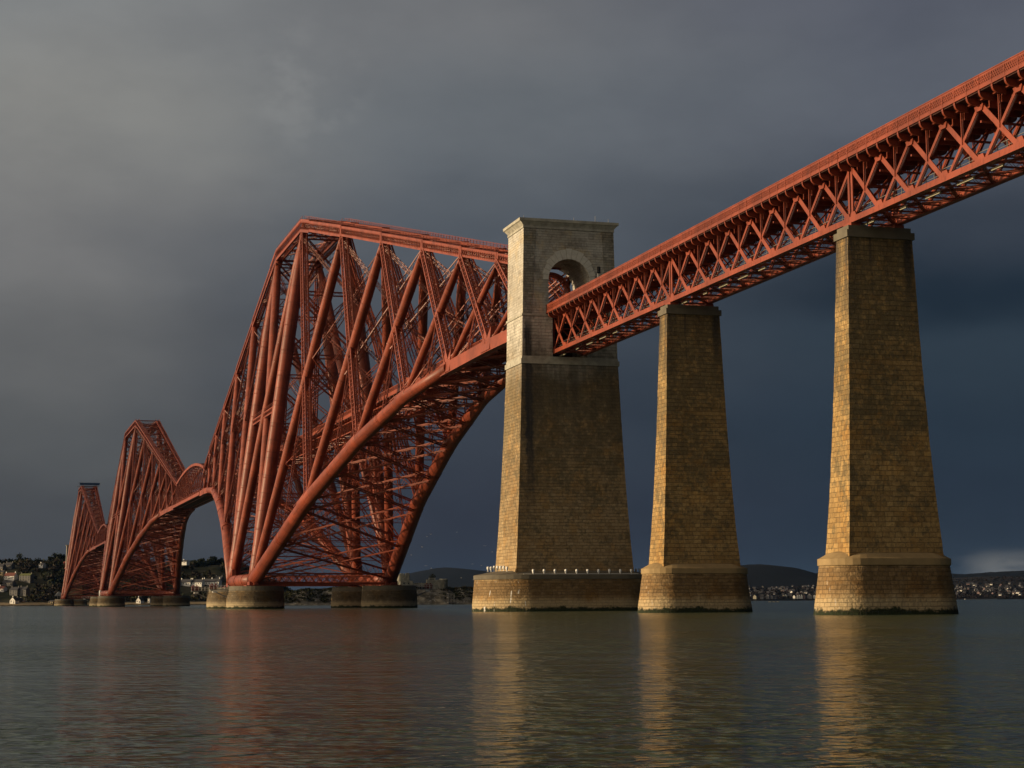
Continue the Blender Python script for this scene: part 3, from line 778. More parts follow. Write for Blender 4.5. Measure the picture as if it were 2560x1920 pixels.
# ------------------------------------------------------------------ approach viaduct spans
XG = 2.58
M_RAILG0 = simple('dull_rail', (.16, .15, .14), .6)
M_PIPE = simple('tray_glint_pale', (.42, .39, .28), .5, .35, 1.5)
def make_approach(L=51.2, np_=8, first=False):
    t = empty('viaduct_span'); pn = L / np_; zb = 41.55; zt = 46.94
    for s in (-1, 1):
        x = s * XG
        mb = MB(); mb.bar((x, 0, zb), (x, -L, zb), .55, .62); mb.box(x - .38, x + .38, -L, 0, zb - .36, zb - .31)
        for k in range(1, np_ * 2): mb.box(x - .285, x + .285, -k * pn / 2 - .05, -k * pn / 2 + .05, zb - .29, zb + .30)
        mb.build('bottom_chord', M_STEEL, t)
        mb = MB(); mb.bar((x, 0, zt + .52), (x, -L, zt + .52), .4, .24); mb.build('top_chord', M_STEEL, t)
        for k in range(np_):
            mb = MB(); ya, yb = -k * pn, -(k + 1) * pn
            e1 = .5 if k == 0 else .18; 
            mb.bar((x, ya - e1, zt), (x, yb + .35, zb), .09, .56, V((0, 1, 0)))           # wide flat falling towards the viewer
            mb.bar((x + s * .02, ya - .3, zb), (x + s * .02, yb + .25, zt), .07, .36, V((0, 1, 0)))
            mb.bar((x - s * .26, ya - .3, zb), (x - s * .30, yb + .25, zt), .07, .30, V((0, 1, 0)))
            mb.build('diagonal', M_STEEL, t)
        for k in range(np_):
            mb = MB(); y = -(k + .5) * pn; mb.bar((x + s * .1, y, (zt + zb) / 2 - .2), (x + s * .1, y, zt + .2), .10, .10, V((1, 0, 0)))
            mb.bar((x - s * .1, y, (zt + zb) / 2 - .2), (x - s * .1, y, zt + .2), .12, .10, V((1, 0, 0))); mb.box(x - .12, x + .12, y - .1, y + .1, 44.3, 44.5)
            mb.build('sub_vertical', M_STEEL, t)
        for k in range(np_ + 1):
            y = -k * pn; mb = MB()
            if 0 < k < np_: mb.poly([(x + s * .02, y - .75, zt + .02), (x + s * .02, y + .75, zt + .02), (x + s * .02, y + .5, zt - .5), (x + s * .02, y - .5, zt - .5)], .34, (1, 0, 0)); mb.build('gusset', M_STEEL, t); mb = MB()
            y = min(max(y, -L + .7), -.7); mb.poly([(x + s * .02, y - .7, zb + .25), (x + s * .02, y + .7, zb + .25), (x + s * .02, y + .4, zb + .8), (x + s * .02, y - .4, zb + .8)], .34, (1, 0, 0))
            mb.build('gusset', M_STEEL, t)
        for y in (-.34, -L + .34):
            mb = MB(); mb.bar((x, y, zb), (x, y, zt + .3), .40, .16, V((1, 0, 0))); mb.build('end_post', M_STEEL, t)
    # floor of lattice between the bottom chords, sway frames and cross beams
    mb = MB()
    for k in range(np_):
        ya, yb, ym = -k * pn, -(k + 1) * pn, -(k + .5) * pn
        mb.bar((-XG, ya, zb - .2), (XG, yb, zb - .2), .14, .10); mb.bar((XG, ya, zb - .1), (-XG, yb, zb - .1), .14, .10)
        mb.lattice((-XG, yb, zb), (XG, yb, zb), .35, .5, Z, .09, .05, .6); mb.lattice((-XG, ym, zb), (XG, ym, zb), .25, .4, Z, .08, .05, .6)
        for sx in (-1, 1): mb.lattice((sx * XG, ya, zb - .2), (0, ym, zb - .2), .3, .14, Z, .06, .04, .5); mb.lattice((0, ym, zb - .2), (sx * XG, yb, zb - .2), .3, .14, Z, .06, .04, .5)
    mb.build('floor_lattice', M_STEEL, t)
    mb = MB()
    for k in range(np_ + 1):
        y = max(min(-k * pn, -.3), -L + .3); mb.bar((-XG, y, zb), (XG, y, zt), .16, .16); mb.bar((XG, y, zb), (-XG, y, zt), .16, .16); mb.bar((-XG, y, (zb + zt) / 2 + 1.2), (XG, y, (zb + zt) / 2 + 1.2), .2, .2); mb.build('sway_frame', M_STEEL, t); mb = MB()
    mb = MB()
    for k in range(int(L / 6.4 * 3)): mb.box(-2.3, 2.3, -k * 6.4 / 3 - 1.1, -k * 6.4 / 3 - .98, 46.5, 47.6)
    for x in (-1.3, 1.3): mb.box(x - .1, x + .1, -L, 0, 46.95, 47.6)
    mb.build('deck_cross_girder', M_STEEL, t)
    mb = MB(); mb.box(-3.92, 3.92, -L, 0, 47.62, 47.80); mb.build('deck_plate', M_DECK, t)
    mb = MB(); mb.box(-3.7, 3.7, -L, 0, 47.80, 48.1); mb.build('track_bed', M_BALLAST, t)
    # brackets carrying the footways
    bm_ = MB(); pts = [(0, 0, 47.72), (-1.42, 0, 47.72), (-1.42, 0, 47.45)]
    for k in range(7):
        a = math.pi * k / 12; pts.append((-1.42 + .62 * (1 - math.cos(a)), 0, 47.45 - .52 * math.sin(a)))
    pts += [(0, 0, 46.86)]
    bm_.poly(pts, .06, (0, 1, 0)); out = pts[2:]
    for a, b in zip(out, out[1:]): bm_.bar(a, b, .26, .04, V((0, 0, 1)) if abs(b[0] - a[0]) > .01 else V((1, 0, 0)))
    bm_.bar((-1.44, 0, 47.72), (-1.44, 0, 47.45), .26, .05, V((1, 0, 0)))
    proto = None; nb = int(round(L / (6.4 / 3)))
    for s in (-1, 1):
        for k in range(nb):
            y = -(k + .0) * 6.4 / 3
            if proto is None: proto = bm_.build('bracket', M_STEEL, t); c = proto
            else: c = copy_obj(proto, t)
            c.location = (s * -2.58 * -1, y - .02 if k else -.1, 0); c.rotation_euler = (0, 0, 0 if s < 0 else math.pi)
    # parapets
    for s in (-1, 1):
        mb = MB(); x = s * 4.0
        mb.box(x - .03, x + .03, -L, 0, 47.72, 48.12)
        mb.bar((x, 0, 47.76), (x, -L, 47.76), .22, .08)
        mb.bar((x, 0, 49.10), (x, -L, 49.10), .16, .09); mb.box(x - .03, x + .03, -L, 0, 48.86, 49.06)
        mb.box(x - s * .12 - .01, x - s * .12 + .01, -L, 0, 48.0, 48.9)  # plate added behind the lattice so its gaps look dark
        N = int(L / .30)
        for k in range(N):
            ya = -k * .30
            mb.bar((x, ya, 48.1), (x, ya - .55, 48.9), .10, .03, V((1, 0, 0)))
            mb.bar((x + .02, ya, 48.9), (x + .02, ya - .55, 48.1), .10, .03, V((1, 0, 0)))
        for k in range(nb + 1): mb.bar((x + s * .04, -k * 6.4 / 3, 47.72), (x + s * .03, -k * 6.4 / 3, 49.1), .12, .03, V((1, 0, 0)))
        mb.build('parapet', M_STEEL, t)
    # inspection walkway inside the girders with its pale tray
    mb = MB(); mb.box(-1.9, -1.0, -L, 0, 41.85, 41.9)
    M_R2 = M_RAILG0
    rail_posts(mb, (-1.95, 0, 41.9), (-1.95, -L, 41.9), 1.0, 1.6); mb.build('walkway', M_R2, t)
    mb = MB(); rnd = random.Random(4); y = 0; mb.box(-1.56, -1.34, -L, 0, 41.12, 41.15, 1)
    while y > -L + 3:
        l = rnd.uniform(.8, 3.2); 
        if rnd.random() < .42: mb.box(-1.55, -1.35, y - l, y, 40.90, 41.12)  # random pale lengths of the tray stand in for sun glints
        y -= l + rnd.uniform(.1, .7)
    mb.build('cable_tray', [M_PIPE, M_STEEL], t)
    return t
GV = 'lattice girder spans of the approach viaduct'
v0 = make_approach(); v0.location = (0, -54.64, 0); tag(v0, 'red lattice girder span between the two golden piers', 'viaduct span', GV)
v1 = copy_tree(v0); v1.location = (0, -3.44, 0); tag(v1, 'red lattice girder span entering the gateway arch', 'viaduct span', GV)
v2 = copy_tree(v0); v2.location = (0, -105.84, 0); tag(v2, 'nearest red lattice girder span leaving the photo at upper right', 'viaduct span', GV)
# the railway through the gateway
t = empty('gateway_deck', (0, 0, 0)); tag(t, 'red railway deck passing through the gateway arch', 'bridge deck')
mb = MB(); mb.box(-3.4, 3.4, -3.3, 8, 47.4, 47.75); mb.box(-2.9, 2.9, -3.2, 7, 46.6, 47.4); mb.build('deck_plate', M_DECK, t)
mb = MB()
for s in (-1, 1): mb.bar((s * 3.38, -3.4, 48.2), (s * 3.38, 8, 48.2), .12, 1.1)
mb.build('parapet', M_STEEL, t)
mb = MB(); n = 20
for k in range(n):
    a0, a1 = math.pi * k / n, math.pi * (k + 1) / n
    for r_, w_ in ((3.28, .5),): mb.bar((r_ * math.cos(a0), 6.2, 53.0 + r_ * math.sin(a0)), (r_ * math.cos(a1), 6.2, 53.0 + r_ * math.sin(a1)), .5, 1.8, V((0, 1, 0)))
for s_ in (-1, 1): mb.bar((s_ * 3.28, 6.2, 47.5), (s_ * 3.28, 6.2, 53.0), .5, 1.8, V((0, 1, 0)))
mb.build('arched_portal_frame', M_STEEL, t)
mb = MB(); mb.box(-2.93, 2.93, 3.2, 4.3, 40.8, 46.6); mb.build('slot_shade_plate', M_DECK, t)  # plate added to block sunlight so the slot below the deck stays dark
# north approach spans
for k in range(3):
    vv = copy_tree(v0); vv.location = (0, YF1 + CL + 5 + 51.2 * (k + 1), 0); tag(vv, 'distant red viaduct span, %s one beyond the far gateway tower' % ('first', 'second', 'third')[k], 'viaduct span', GV)
for k in range(2):
    viaduct_pier('masonry_pier', 0, YF1 + CL + 5 + 51.2 * (k + 1), 'slim distant viaduct pier by the wooded north shore, %s from the far gateway' % ('first', 'second')[k], 'distant piers of the north viaduct')

# signal by the gateway
sg = empty('railway_signal', (3.2, -6.6, 48.1)); tag(sg, 'small black railway signal head right of the gateway arch', 'signal')
mb = MB(); mb.bar((1.0, 0, -.3), (1.0, 0, 6.4), .16, .16); mb.build('post', M_POLE, sg)
M_BLACK = simple('signal_black', (.012, .013, .015), .5)
mb = MB(); mb.box(.72, 1.28, -.35, -.1, 6.2, 7.25); mb.box(.8, 1.2, -.2, .1, 7.25, 7.32)
for zz in (6.45, 6.75, 7.0): mb.tube((1.0, -.55, zz), (1.0, -.34, zz), .1, .1, 10)
mb.build('signal_head', M_BLACK, sg)

# floodlights on the gateway base
M_LAMP = simple('white_enamel', (.82, .82, .78), .35, .06)
def floodlight(loc, label):
    t = empty('floodlight', loc); tag(t, label, 'floodlight', 'white floodlights on the gateway base')
    mb = MB(); mb.tube((0, 0, -.02), (0, 0, .22), .05, .05, 8); mb.bar((-.12, 0, 0), (.12, 0, 0), .24, .04); mb.build('stand', M_LAMP, t)
    mb = MB(); mb.path([(0, 0, .14), (0, 0, .22), (0, 0, .42), (0, 0, .66), (0, 0, .78), (0, 0, .82)], [.05, .12, .18, .205, .16, .05], 14); mb.build('housing', M_LAMP, t)
    return t
names = ['first', 'second', 'third', 'fourth', 'fifth', 'sixth', 'seventh', 'eighth', 'ninth', 'tenth']
for k in range(10):
    p = at(1150 + (540 + k * 80.2) / 2.949, 1434, -7.45); floodlight((p.x, -7.45, 5.76), 'white floodlight on the long front edge of the gateway base, %s from the left' % names[k])
for k in range(7):
    u = 1220 + k * 7.9; Yk = -5.0 + abs(k - 1) * -.25; p = at(u, 1425, Yk); floodlight((p.x, Yk, 6.2 + (.12 if k in (2, 3, 4, 5) else 0)), 'white floodlight, %s in the tight row on the sunlit end of the gateway base' % names[k])
for k in range(2):
    p = at(1590 + 9 * k, 1425, -3.); floodlight((p.x, -3. , 5.95), 'white floodlight at the shaded right end of the gateway base, %s one' % ('inner', 'outer')[k])
rl = MB(); rl.bar((-9.2, -7.6, 5.84), (10, -7.6, 5.84), .06, .06); o = rl.build('cable_conduit', M_LAMP); tag(o, 'thin pale conduit running along the front edge of the gateway base', 'conduit')

# service outriggers on the round piers
M_WHITE = simple('white_paint', (.75, .74, .70), .5, .08); M_REDL = simple('signal_red', (.16, .02, .018), .5, .1)
M_RAILG = simple('grey_rail', (.2, .2, .2), .6)
def outrigger(x, y, s, label):
    t = empty('service_platform', (x, y, 5.2)); tag(t, label, 'platform', 'service platforms bracketed off the round piers')
    mb = MB(); mb.bar((0, 0, 0), (s * 5, 0, 0), 1.6, .2); mb.bar((-s * .3, 0, -2.3), (s * 4.6, 0, -.1), .25, .25)
    mb.bar((-s * .3, .7, -2.3), (s * 4.6, .7, -.1), .2, .2); mb.build('bracket_frame', M_RAILG, t)
    mb = MB(); rail_posts(mb, (0, -.75, .1), (s * 5, -.75, .1), 1.1, .9); rail_posts(mb, (0, .75, .1), (s * 5, .75, .1), 1.1, .9); rail_posts(mb, (s * 5, -.75, .1), (s * 5, .75, .1), 1.1, .7); mb.build('railing', M_WHITE, t)
    mb = MB()
    for k in range(5): mb.tube((s * (3.0 + .42 * k), 0, .1), (s * (2.9 + .5 * k), 0, 1.4 + .3 * (k % 2)), .16, .22, 10)
    mb.build('marker_lights', M_REDL, t)
    mb = MB(); mb.box(min(s * 3, s * 4.2), max(s * 3, s * 4.2), -.5, .5, -.75, -.25); mb.build('light_box', M_WHITE, t)
outrigger(-18.7 - 7.4, YQ1, -1, 'small railed platform with red markers off the far left pier of the nearest tower')
outrigger(-18.7 - 7.4, YQ0, -1, 'small railed platform with red markers off the near left pier of the nearest tower')
outrigger(18.7 + 7.4, YQ0, 1, 'small railed platform off the near right pier, against the ruined castle')
outrigger(-18.7 - 7.4, YI1, -1, 'tiny railed platform off the far left pier of the middle tower')
tk = MB(); tk.path([(0, 0, 0), (0, 0, .2), (0, 0, 3.4), (0, 0, 3.9)], [.6, .75, .75, .3], 16); o = tk.build('storage_tank', M_WHITE); o.location = (-20.5, YI1 - 6, 6.2); tag(o, 'small white upright tank beside the left foot of the middle tower', 'tank')
# ------------------------------------------------------------------ land
def fbm(x, y, s, seed=0., o=4):
    from mathutils import noise
    return noise.fractal(V((x / s + seed, y / s - seed, seed)), .9, 2.0, o)
def smooth(t): t = max(0., min(1., t)); return t * t * (3 - 2 * t)
def interp(x, xs, ys): return float(np.interp(x, xs, ys))

def ground_mat(name, a, b, c, scale, beach=False):
    M = Mat(name, .95, .1)
    n = M.noise(scale, 5, .6); n2 = M.noise(scale * 4.3, 4, .6)
    q = M.mix(M.rng(n, .4, .6), a, b); q = M.mix(M.rng(n2, .55, .7, 0, .7), q, c)
    if beach:
        zz = M.math('ADD', M.xyz()[2], M.math('MULTIPLY', M.math('SUBTRACT', n2, .5), 2.5))
        q = M.mix(M.rng(zz, 4.2, 3.0), q, (.24, .19, .12)); q = M.mix(M.rng(zz, 1.2, .6), q, (.03, .028, .02))
    M.color(q); return M.m
M_SHORE = ground_mat('shore_ground', (.030, .034, .018), (.048, .046, .030), (.075, .064, .045), .03, True)
M_HILL = ground_mat('far_hill', (.002, .004, .007), (.004, .006, .009), (.003, .005, .008), .004)  # cloud shade and distance haze are put into this near-black blue
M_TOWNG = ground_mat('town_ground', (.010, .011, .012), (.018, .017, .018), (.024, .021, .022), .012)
M_ROCK = ground_mat('island_rock', (.06, .056, .046), (.16, .15, .125), (.42, .41, .38), .16)
M_FIELD = ground_mat('island_grass', (.030, .036, .016), (.050, .052, .026), (.10, .095, .06), .10)

def terrain(name, mat, xs, ys, fn, label):
    mb = MB(); nx, ny = len(xs), len(ys)
    for y in ys:
        for x in xs: mb.v.append(V((x, y, fn(x, y))))
    for j in range(ny - 1):
        for i in range(nx - 1):
            k = j * nx + i; mb.face((k, k + 1, k + nx + 1, k + nx), None, True)
    o = mb.build(name, mat); tag(o, label, None, None, 'structure'); return o

# north shore, behind the farthest tower: skyline heights measured against distance
YN = 2000.
sk = [(-400, 1400), (-100, 1404), (0, 1406), (45, 1404), (100, 1408), (130, 1404), (165, 1402), (300, 1402), (430, 1414), (460, 1410), (500, 1408), (540, 1403), (600, 1412), (660, 1440), (720, 1475), (780, 1500), (840, 1509)]
skx = [at(u, v, YN).x for u, v in sk]; skz = [at(u, v, YN).z - 5 for u, v in sk]
# shoreline of the north coast: a low rocky foreland at left
def shore_y(x): return 1665 + 14 * fbm(x, 0, 90, 3) + 25 * smooth((x + 60) / 120)
def north_z(x, y):
    s = shore_y(x); R_ = (x - CX) / (y - CY) * (YN - CY) + CX   # ridge crest follows the same headland behind
    h = interp(R_, skx, skz)
    t = (y - s) / (YN - s - 20)
    fore = 2.8 * smooth((y - s) / 26.)
    z = fore + (h - 2.8) * smooth((t - .10) / .82) ** 1.15 if h > 3 else fore * max(0, h) / 3.
    if t > 1: z -= (t - 1) * 10
    return z + (1.6 * fbm(x, y, 60, 1) * smooth(t * 3) if t > 0 else 0) - (1.2 if y < s else 0)
xs = np.linspace(at(-260, 1500, YN).x, at(900, 1500, YN).x, 130); ys = np.concatenate([np.linspace(1640, 1720, 22), np.linspace(1728, 2120, 44)])
terrain('shore_ground', M_SHORE, xs, ys, north_z, 'wooded headland rising behind the farthest tower')
def hit(u, v, fn, y0, y1, step=3.):
    y = y0
    while y < y1:
        p = at(u, v, y)
        if fn(p.x, p.y) >= p.z: return V((p.x, p.y, fn(p.x, p.y)))
        y += step
    return None

# foliage: many small leaf-clump faces
def foliage_mat(name, a, b):
    M = Mat(name, .9, .12); n = M.noise(.25, 3); n2 = M.noise(2.0, 2)
    q = M.mix(n, a, b); q = M.mix(M.rng(n2, .5, .75, 0, .5), q, tuple(x * 1.6 for x in b)); M.color(q); return M.m
M_LEAF = [foliage_mat('evergreen_foliage', (.014, .019, .010), (.026, .031, .017)), foliage_mat('bare_twigs', (.032, .026, .020), (.048, .040, .030)), foliage_mat('scrub_foliage', (.030, .033, .016), (.050, .050, .027))]
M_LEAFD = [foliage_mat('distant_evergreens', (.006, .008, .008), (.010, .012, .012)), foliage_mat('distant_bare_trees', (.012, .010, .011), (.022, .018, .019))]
M_TRUNK = simple('bark', (.06, .045, .03), .9)
def crown(mb, c, r, h, rnd, n=70, q=.9, mi=0):
    for k in range(n):
        # clumps spread through an uneven ellipsoid
        while True:
            p = V((rnd.uniform(-1, 1), rnd.uniform(-1, 1), rnd.uniform(-1, 1)))
            if .25 < p.length < 1: break
        p = V((p.x * r, p.y * r, p.z * h * .5)) * (1 + .25 * math.sin(k * 1.7))
        a = V((rnd.gauss(0, 1), rnd.gauss(0, 1), rnd.gauss(0, 1))).normalized(); b = a.cross(V((rnd.gauss(0, 1), rnd.gauss(0, 1), rnd.gauss(0, 1)))).normalized()
        s_ = q * rnd.uniform(.6, 1.4); k0 = len(mb.v); o = c + p
        mb.v += [o - a * s_, o + b * s_ * .8, o + a * s_, o - b * s_ * .7]; mb.face((k0, k0 + 1, k0 + 2, k0 + 3), None, False, mi)
def tree(name, loc, r, h, mat, label, cat, group, seed):
    rnd = random.Random(seed); t = empty(name, loc); tag(t, label, cat, group)
    mb = MB(); mb.path([(0, 0, -1), (0, 0, h * .3), (rnd.uniform(-.3, .3), 0, h * .7)], [.35, .28, .12], 7)
    for k in range(5):
        a = k * 1.3; mb.bar((0, 0, h * (.3 + .06 * k)), (math.cos(a) * r * .6, math.sin(a) * r * .6, h * (.5 + .07 * k)), .14, .14)
    mb.build('trunk', M_TRUNK, t)
    mb = MB(); crown(mb, V((0, 0, h * .62)), r, h * .75, rnd, 130, r * .2)
    for k in range(3): crown(mb, V((rnd.uniform(-.6, .6) * r, rnd.uniform(-.6, .6) * r, h * rnd.uniform(.5, .85))), r * .5, h * .3, rnd, 40, r * .18)
    mb.build('crown', mat, t); return t

M_WALLW = simple('white_render', (.80, .79, .73), .8, .1); M_WALLG = simple('grey_stone_wall', (.16, .155, .145), .85, .2); M_WALLY = simple('cream_render', (.50, .40, .22), .8, .1)
M_SLATE = simple('slate_roof', (.05, .05, .055), .7, .2); M_RROOF = simple('red_tile_roof', (.16, .06, .045), .8, .2); M_GLASS = simple('window_glass', (.02, .022, .026), .15, .2, 1, .6)
M_GREYR = simple('pale_sheet_roof', (.30, .31, .32), .6, .1); M_GREEN_R = simple('olive_roof', (.12, .13, .05), .8, .2)
def house(name, loc, w, d, h, wall, roof, label, cat='house', group=None, rz=0., nwin=3, floors=2, chim=2, pitch=.45, gable='x', door=True):
    """gable='x': ridge along x (eaves to the viewer); 'y': gable end to the viewer"""
    t = empty(name, loc, rz); tag(t, label, cat, group)
    mb = MB(); mb.box(-w / 2, w / 2, -d / 2, d / 2, -2.5, h)
    rh = pitch * (d if gable == 'x' else w) / 2 * 1.2
    if gable == 'x':
        for x in (-w / 2, w / 2): mb.poly([(x * .999, -d / 2, h), (x * .999, d / 2, h), (x * .999, 0, h + rh)], .2, (1, 0, 0))
    else:
        for y in (-d / 2, d / 2): mb.poly([(-w / 2, y * .999, h), (w / 2, y * .999, h), (0, y * .999, h + rh)], .2, (0, 1, 0))
    mb.build('wall', wall, t)
    mb = MB(); o = .35
    if gable == 'x':
        pr = [(-d / 2 - o, h - .1), (0, h + rh + .1), (d / 2 + o, h - .1), (d / 2 + o, h - .3), (0, h + rh - .15), (-d / 2 - o, h - .3)]
        k = 0
        for x in (-w / 2 - .2, w / 2 + .2): mb.v += [V((x, p[0], p[1])) for p in pr]
    else:
        pr = [(-w / 2 - o, h - .1), (0, h + rh + .1), (w / 2 + o, h - .1), (w / 2 + o, h - .3), (0, h + rh - .15), (-w / 2 - o, h - .3)]
        for y in (-d / 2 - .2, d / 2 + .2): mb.v += [V((p[0], y, p[1])) for p in pr]
    mb.face(tuple(range(6))); mb.face(tuple(range(11, 5, -1)))
    for i in range(6): mb.face((i, (i + 1) % 6, 6 + (i + 1) % 6, 6 + i))
    mb.build('roof', roof, t, True)
    for c in range(chim):
        mb = MB(); cx = (-w / 2 + .8 + (w - 1.6) * c / max(1, chim - 1)) if gable == 'x' else 0
        cy = 0 if gable == 'x' else (-d / 2 + .8 + (d - 1.6) * c / max(1, chim - 1)); mb.box(cx - .5, cx + .5, cy - .4, cy + .4, h + rh * .5, h + rh + 1.2)
        mb.tube((cx - .2, cy, h + rh + 1.2), (cx - .2, cy, h + rh + 1.6), .13, .1, 8); mb.tube((cx + .2, cy, h + rh + 1.2), (cx + .2, cy, h + rh + 1.6), .13, .1, 8); mb.build('chimney', wall, t)
    for f in range(floors):
        for k in range(nwin):
            x = (-w / 2 + w * (k + .5) / nwin); z = .9 + f * (h / floors) + .2
            if f == 0 and door and k == nwin // 2:
                mb = MB(); mb.box(x - .5, x + .5, -d / 2 - .06, -d / 2 + .1, 0, 2.1); mb.build('door', M_SLATE, t); continue
            mb = MB(); mb.box(x - .55, x + .55, -d / 2 - .05, -d / 2 + .08, z, z + 1.4); wo_ = mb.build('window', M_GLASS, t)
    return t
hs = []
def H(u, v, wpx, hpx, *a, **k):
    p = hit(u, v, north_z, 1662, 1985)
    if p is None: p = at(u, v, 1900)
    s = (p.y - CY) / FPX / .98; hs.append((p.x, p.y, wpx * s * .7 + 3)); return house('house' if 'nm' not in k else k.pop('nm'), p, wpx * s * 1.12, k.pop('d', 7.5), hpx * s * 1.15, *a, rz=-.62, **k)
GN = None
H(36, 1509, 13, 6, M_WALLW, M_SLATE, 'small white gabled house nearest the beach at far left', gable='y', nwin=2, floors=2, chim=1, pitch=.9)
H(47, 1507, 8, 6, M_WALLG, M_SLATE, 'low grey gabled house right beside the small white beach house', gable='y', nwin=1, floors=1, chim=1, pitch=.9)
H(56, 1505, 7, 4, M_WALLW, M_SLATE, 'narrow white cottage end right of the grey gabled beach house', gable='y', nwin=1, floors=1, chim=1, pitch=.6)
H(38, 1489, 19, 11, M_WALLG, M_SLATE, 'tall grey stone house with two lit chimneys above the beach', nwin=3, floors=3, chim=2, pitch=.7)
H(60, 1489, 18, 12, M_WALLG, M_SLATE, 'grey stone house with white window bays, right of the tall chimney house', nwin=3, floors=3, chim=2, pitch=.7)
H(27, 1449, 25, 7, M_WALLW, M_RROOF, 'long white house under a red tiled roof on the hillside', nwin=5, floors=1, chim=2, pitch=.8)
H(8, 1438, 9, 6, M_WALLY, M_SLATE, 'small cream house left of the red roofed one', nwin=2, floors=1, chim=1, pitch=.5)
H(66, 1455, 27, 12, M_WALLG, M_GREEN_R, 'grey terrace with white bay windows in the middle of the hillside', nwin=4, floors=3, chim=2, pitch=.5)
H(6, 1479, 14, 5, M_WALLW, M_RROOF, 'pale cottage with brownish red roof at the left edge of the photo', nwin=2, floors=1, chim=1, pitch=.6)
H(22, 1464, 26, 5, M_WALLG, M_SLATE, 'low dark stone row below the red roofed white house', nwin=4, floors=1, chim=1, pitch=.5)
H(24, 1422, 17, 7, M_WALLG, M_SLATE, 'dim grey house with pale chimneys high on the left hillside', nwin=3, floors=2, chim=2, pitch=.7)
H(5, 1425, 12, 7, M_WALLG, M_SLATE, 'dim slate roofed house at the left edge near the skyline', nwin=2, floors=2, chim=2, pitch=.7)
H(106, 1415, 10, 3, M_WALLW, M_SLATE, 'small pale bungalow just under the left skyline, left one of two', nwin=2, floors=1, chim=1, pitch=.4)
H(123, 1413, 9, 3, M_WALLW, M_SLATE, 'small pale bungalow just under the left skyline, right one of two', nwin=2, floors=1, chim=1, pitch=.4)
H(131, 1511, 11, 5, M_WALLY, M_SLATE, 'low cream boathouse on the rocky foreshore', cat='boathouse', nm='boathouse', nwin=2, floors=1, chim=0, pitch=.3)
H(350, 1508, 11, 5, M_WALLW, M_SLATE, 'white gabled cottage seen between the piers of the middle tower', gable='y', nwin=2, floors=1, chim=1, pitch=1.0)
H(376, 1507, 4, 9, M_WALLW, M_SLATE, 'slim white tower house between the piers of the middle tower', gable='y', nwin=1, floors=2, chim=0, pitch=.4)
H(444, 1464, 14, 5, M_WALLW, M_SLATE, 'white cottage at the left end of the shore terrace, half behind the middle tower', nwin=2, floors=1, chim=1, pitch=.5)
H(466, 1464, 26, 6, M_WALLW, M_SLATE, 'bright white terrace with slate roof right of the middle tower', nwin=4, floors=1, chim=2, pitch=.8, nm='terrace')
H(494, 1464, 27, 6, M_WALLW, M_SLATE, 'white terrace with slate roof above the red markers platform', nwin=5, floors=1, chim=2, pitch=.8, nm='terrace')
H(530, 1463, 40, 6, M_WALLW, M_SLATE, 'white terrace with slate roof at the left foot of the nearest tower', nwin=6, floors=1, chim=3, pitch=.8, nm='terrace')
H(548, 1453, 17, 4, M_WALLG, M_SLATE, 'grey house showing above the slate roofs beside the nearest tower', nwin=3, floors=1, chim=2, pitch=.6)
H(464, 1408, 12, 4, M_WALLW, M_SLATE, 'pale bungalow on the skyline just right of the middle tower', nwin=3, floors=1, chim=1, pitch=.3)
# marquee on the shore
p = hit(147, 1496, north_z, 1662, 1900) or at(147, 1496, 1760); s_ = (p.y - CY) / FPX
mq = empty('marquee', p); tag(mq, 'pale grey tent roof with a low gable on the shore left of the farthest tower', 'marquee')
M_TENT = simple('tent_canvas', (.34, .36, .37), .7, .05)
mb = MB(); w = 21 * s_ / 2; mb.poly([(-w, 0, 2.5), (w, 0, 2.5), (w * .3, 0, 6.6), (0, 0, 7.4), (-w * .3, 0, 6.6)], 12, (0, 1, 0)); mb.build('canopy', M_TENT, mq)
mb = MB()
for x in (-w * .95, -w * .3, w * .3, w * .95):
    for y in (-5.8, 5.8): mb.bar((x, y, -2), (x, y, 2.6), .2, .2)
mb.build('tent_pole', M_WHITE, mq); hs.append((p.x, p.y, 12))

# trees of the headland
rnd = random.Random(11)
mb = MB(); cnt = 0
for k in range(5200):
    u = rnd.uniform(-150, 760); y = 1672 + (rnd.random() ** .8) * 400
    x = at(u, 1500, y).x; z = north_z(x, y)
    if z < 3.2: continue
    if any((x - a) ** 2 + (y - b) ** 2 < c * c or (abs(x - a) < c * .8 and b - 40 < y < b) for a, b, c in hs): continue
    dens = fbm(x, y, 55, 9)
    if dens < -.12 and y < 1960: continue
    if u > 480 and 1880 < y < 1960 and fbm(x, y, 70, 5) < .15: continue
    mi = 0 if fbm(x, y, 80, 21) > -.05 else (1 if rnd.random() < .6 else 2)
    h = rnd.uniform(5, 10); r = h * rnd.uniform(.32, .5)
    crown(mb, V((x, y, z + h * .5)), r, h * .8, rnd, 22, 1.35, mi); cnt += 1
o = mb.build('woodland', M_LEAF); tag(o, 'dark woodland covering the headland behind the farthest tower', 'woodland', None, 'stuff')
GT_ = 'skyline trees on the headland'
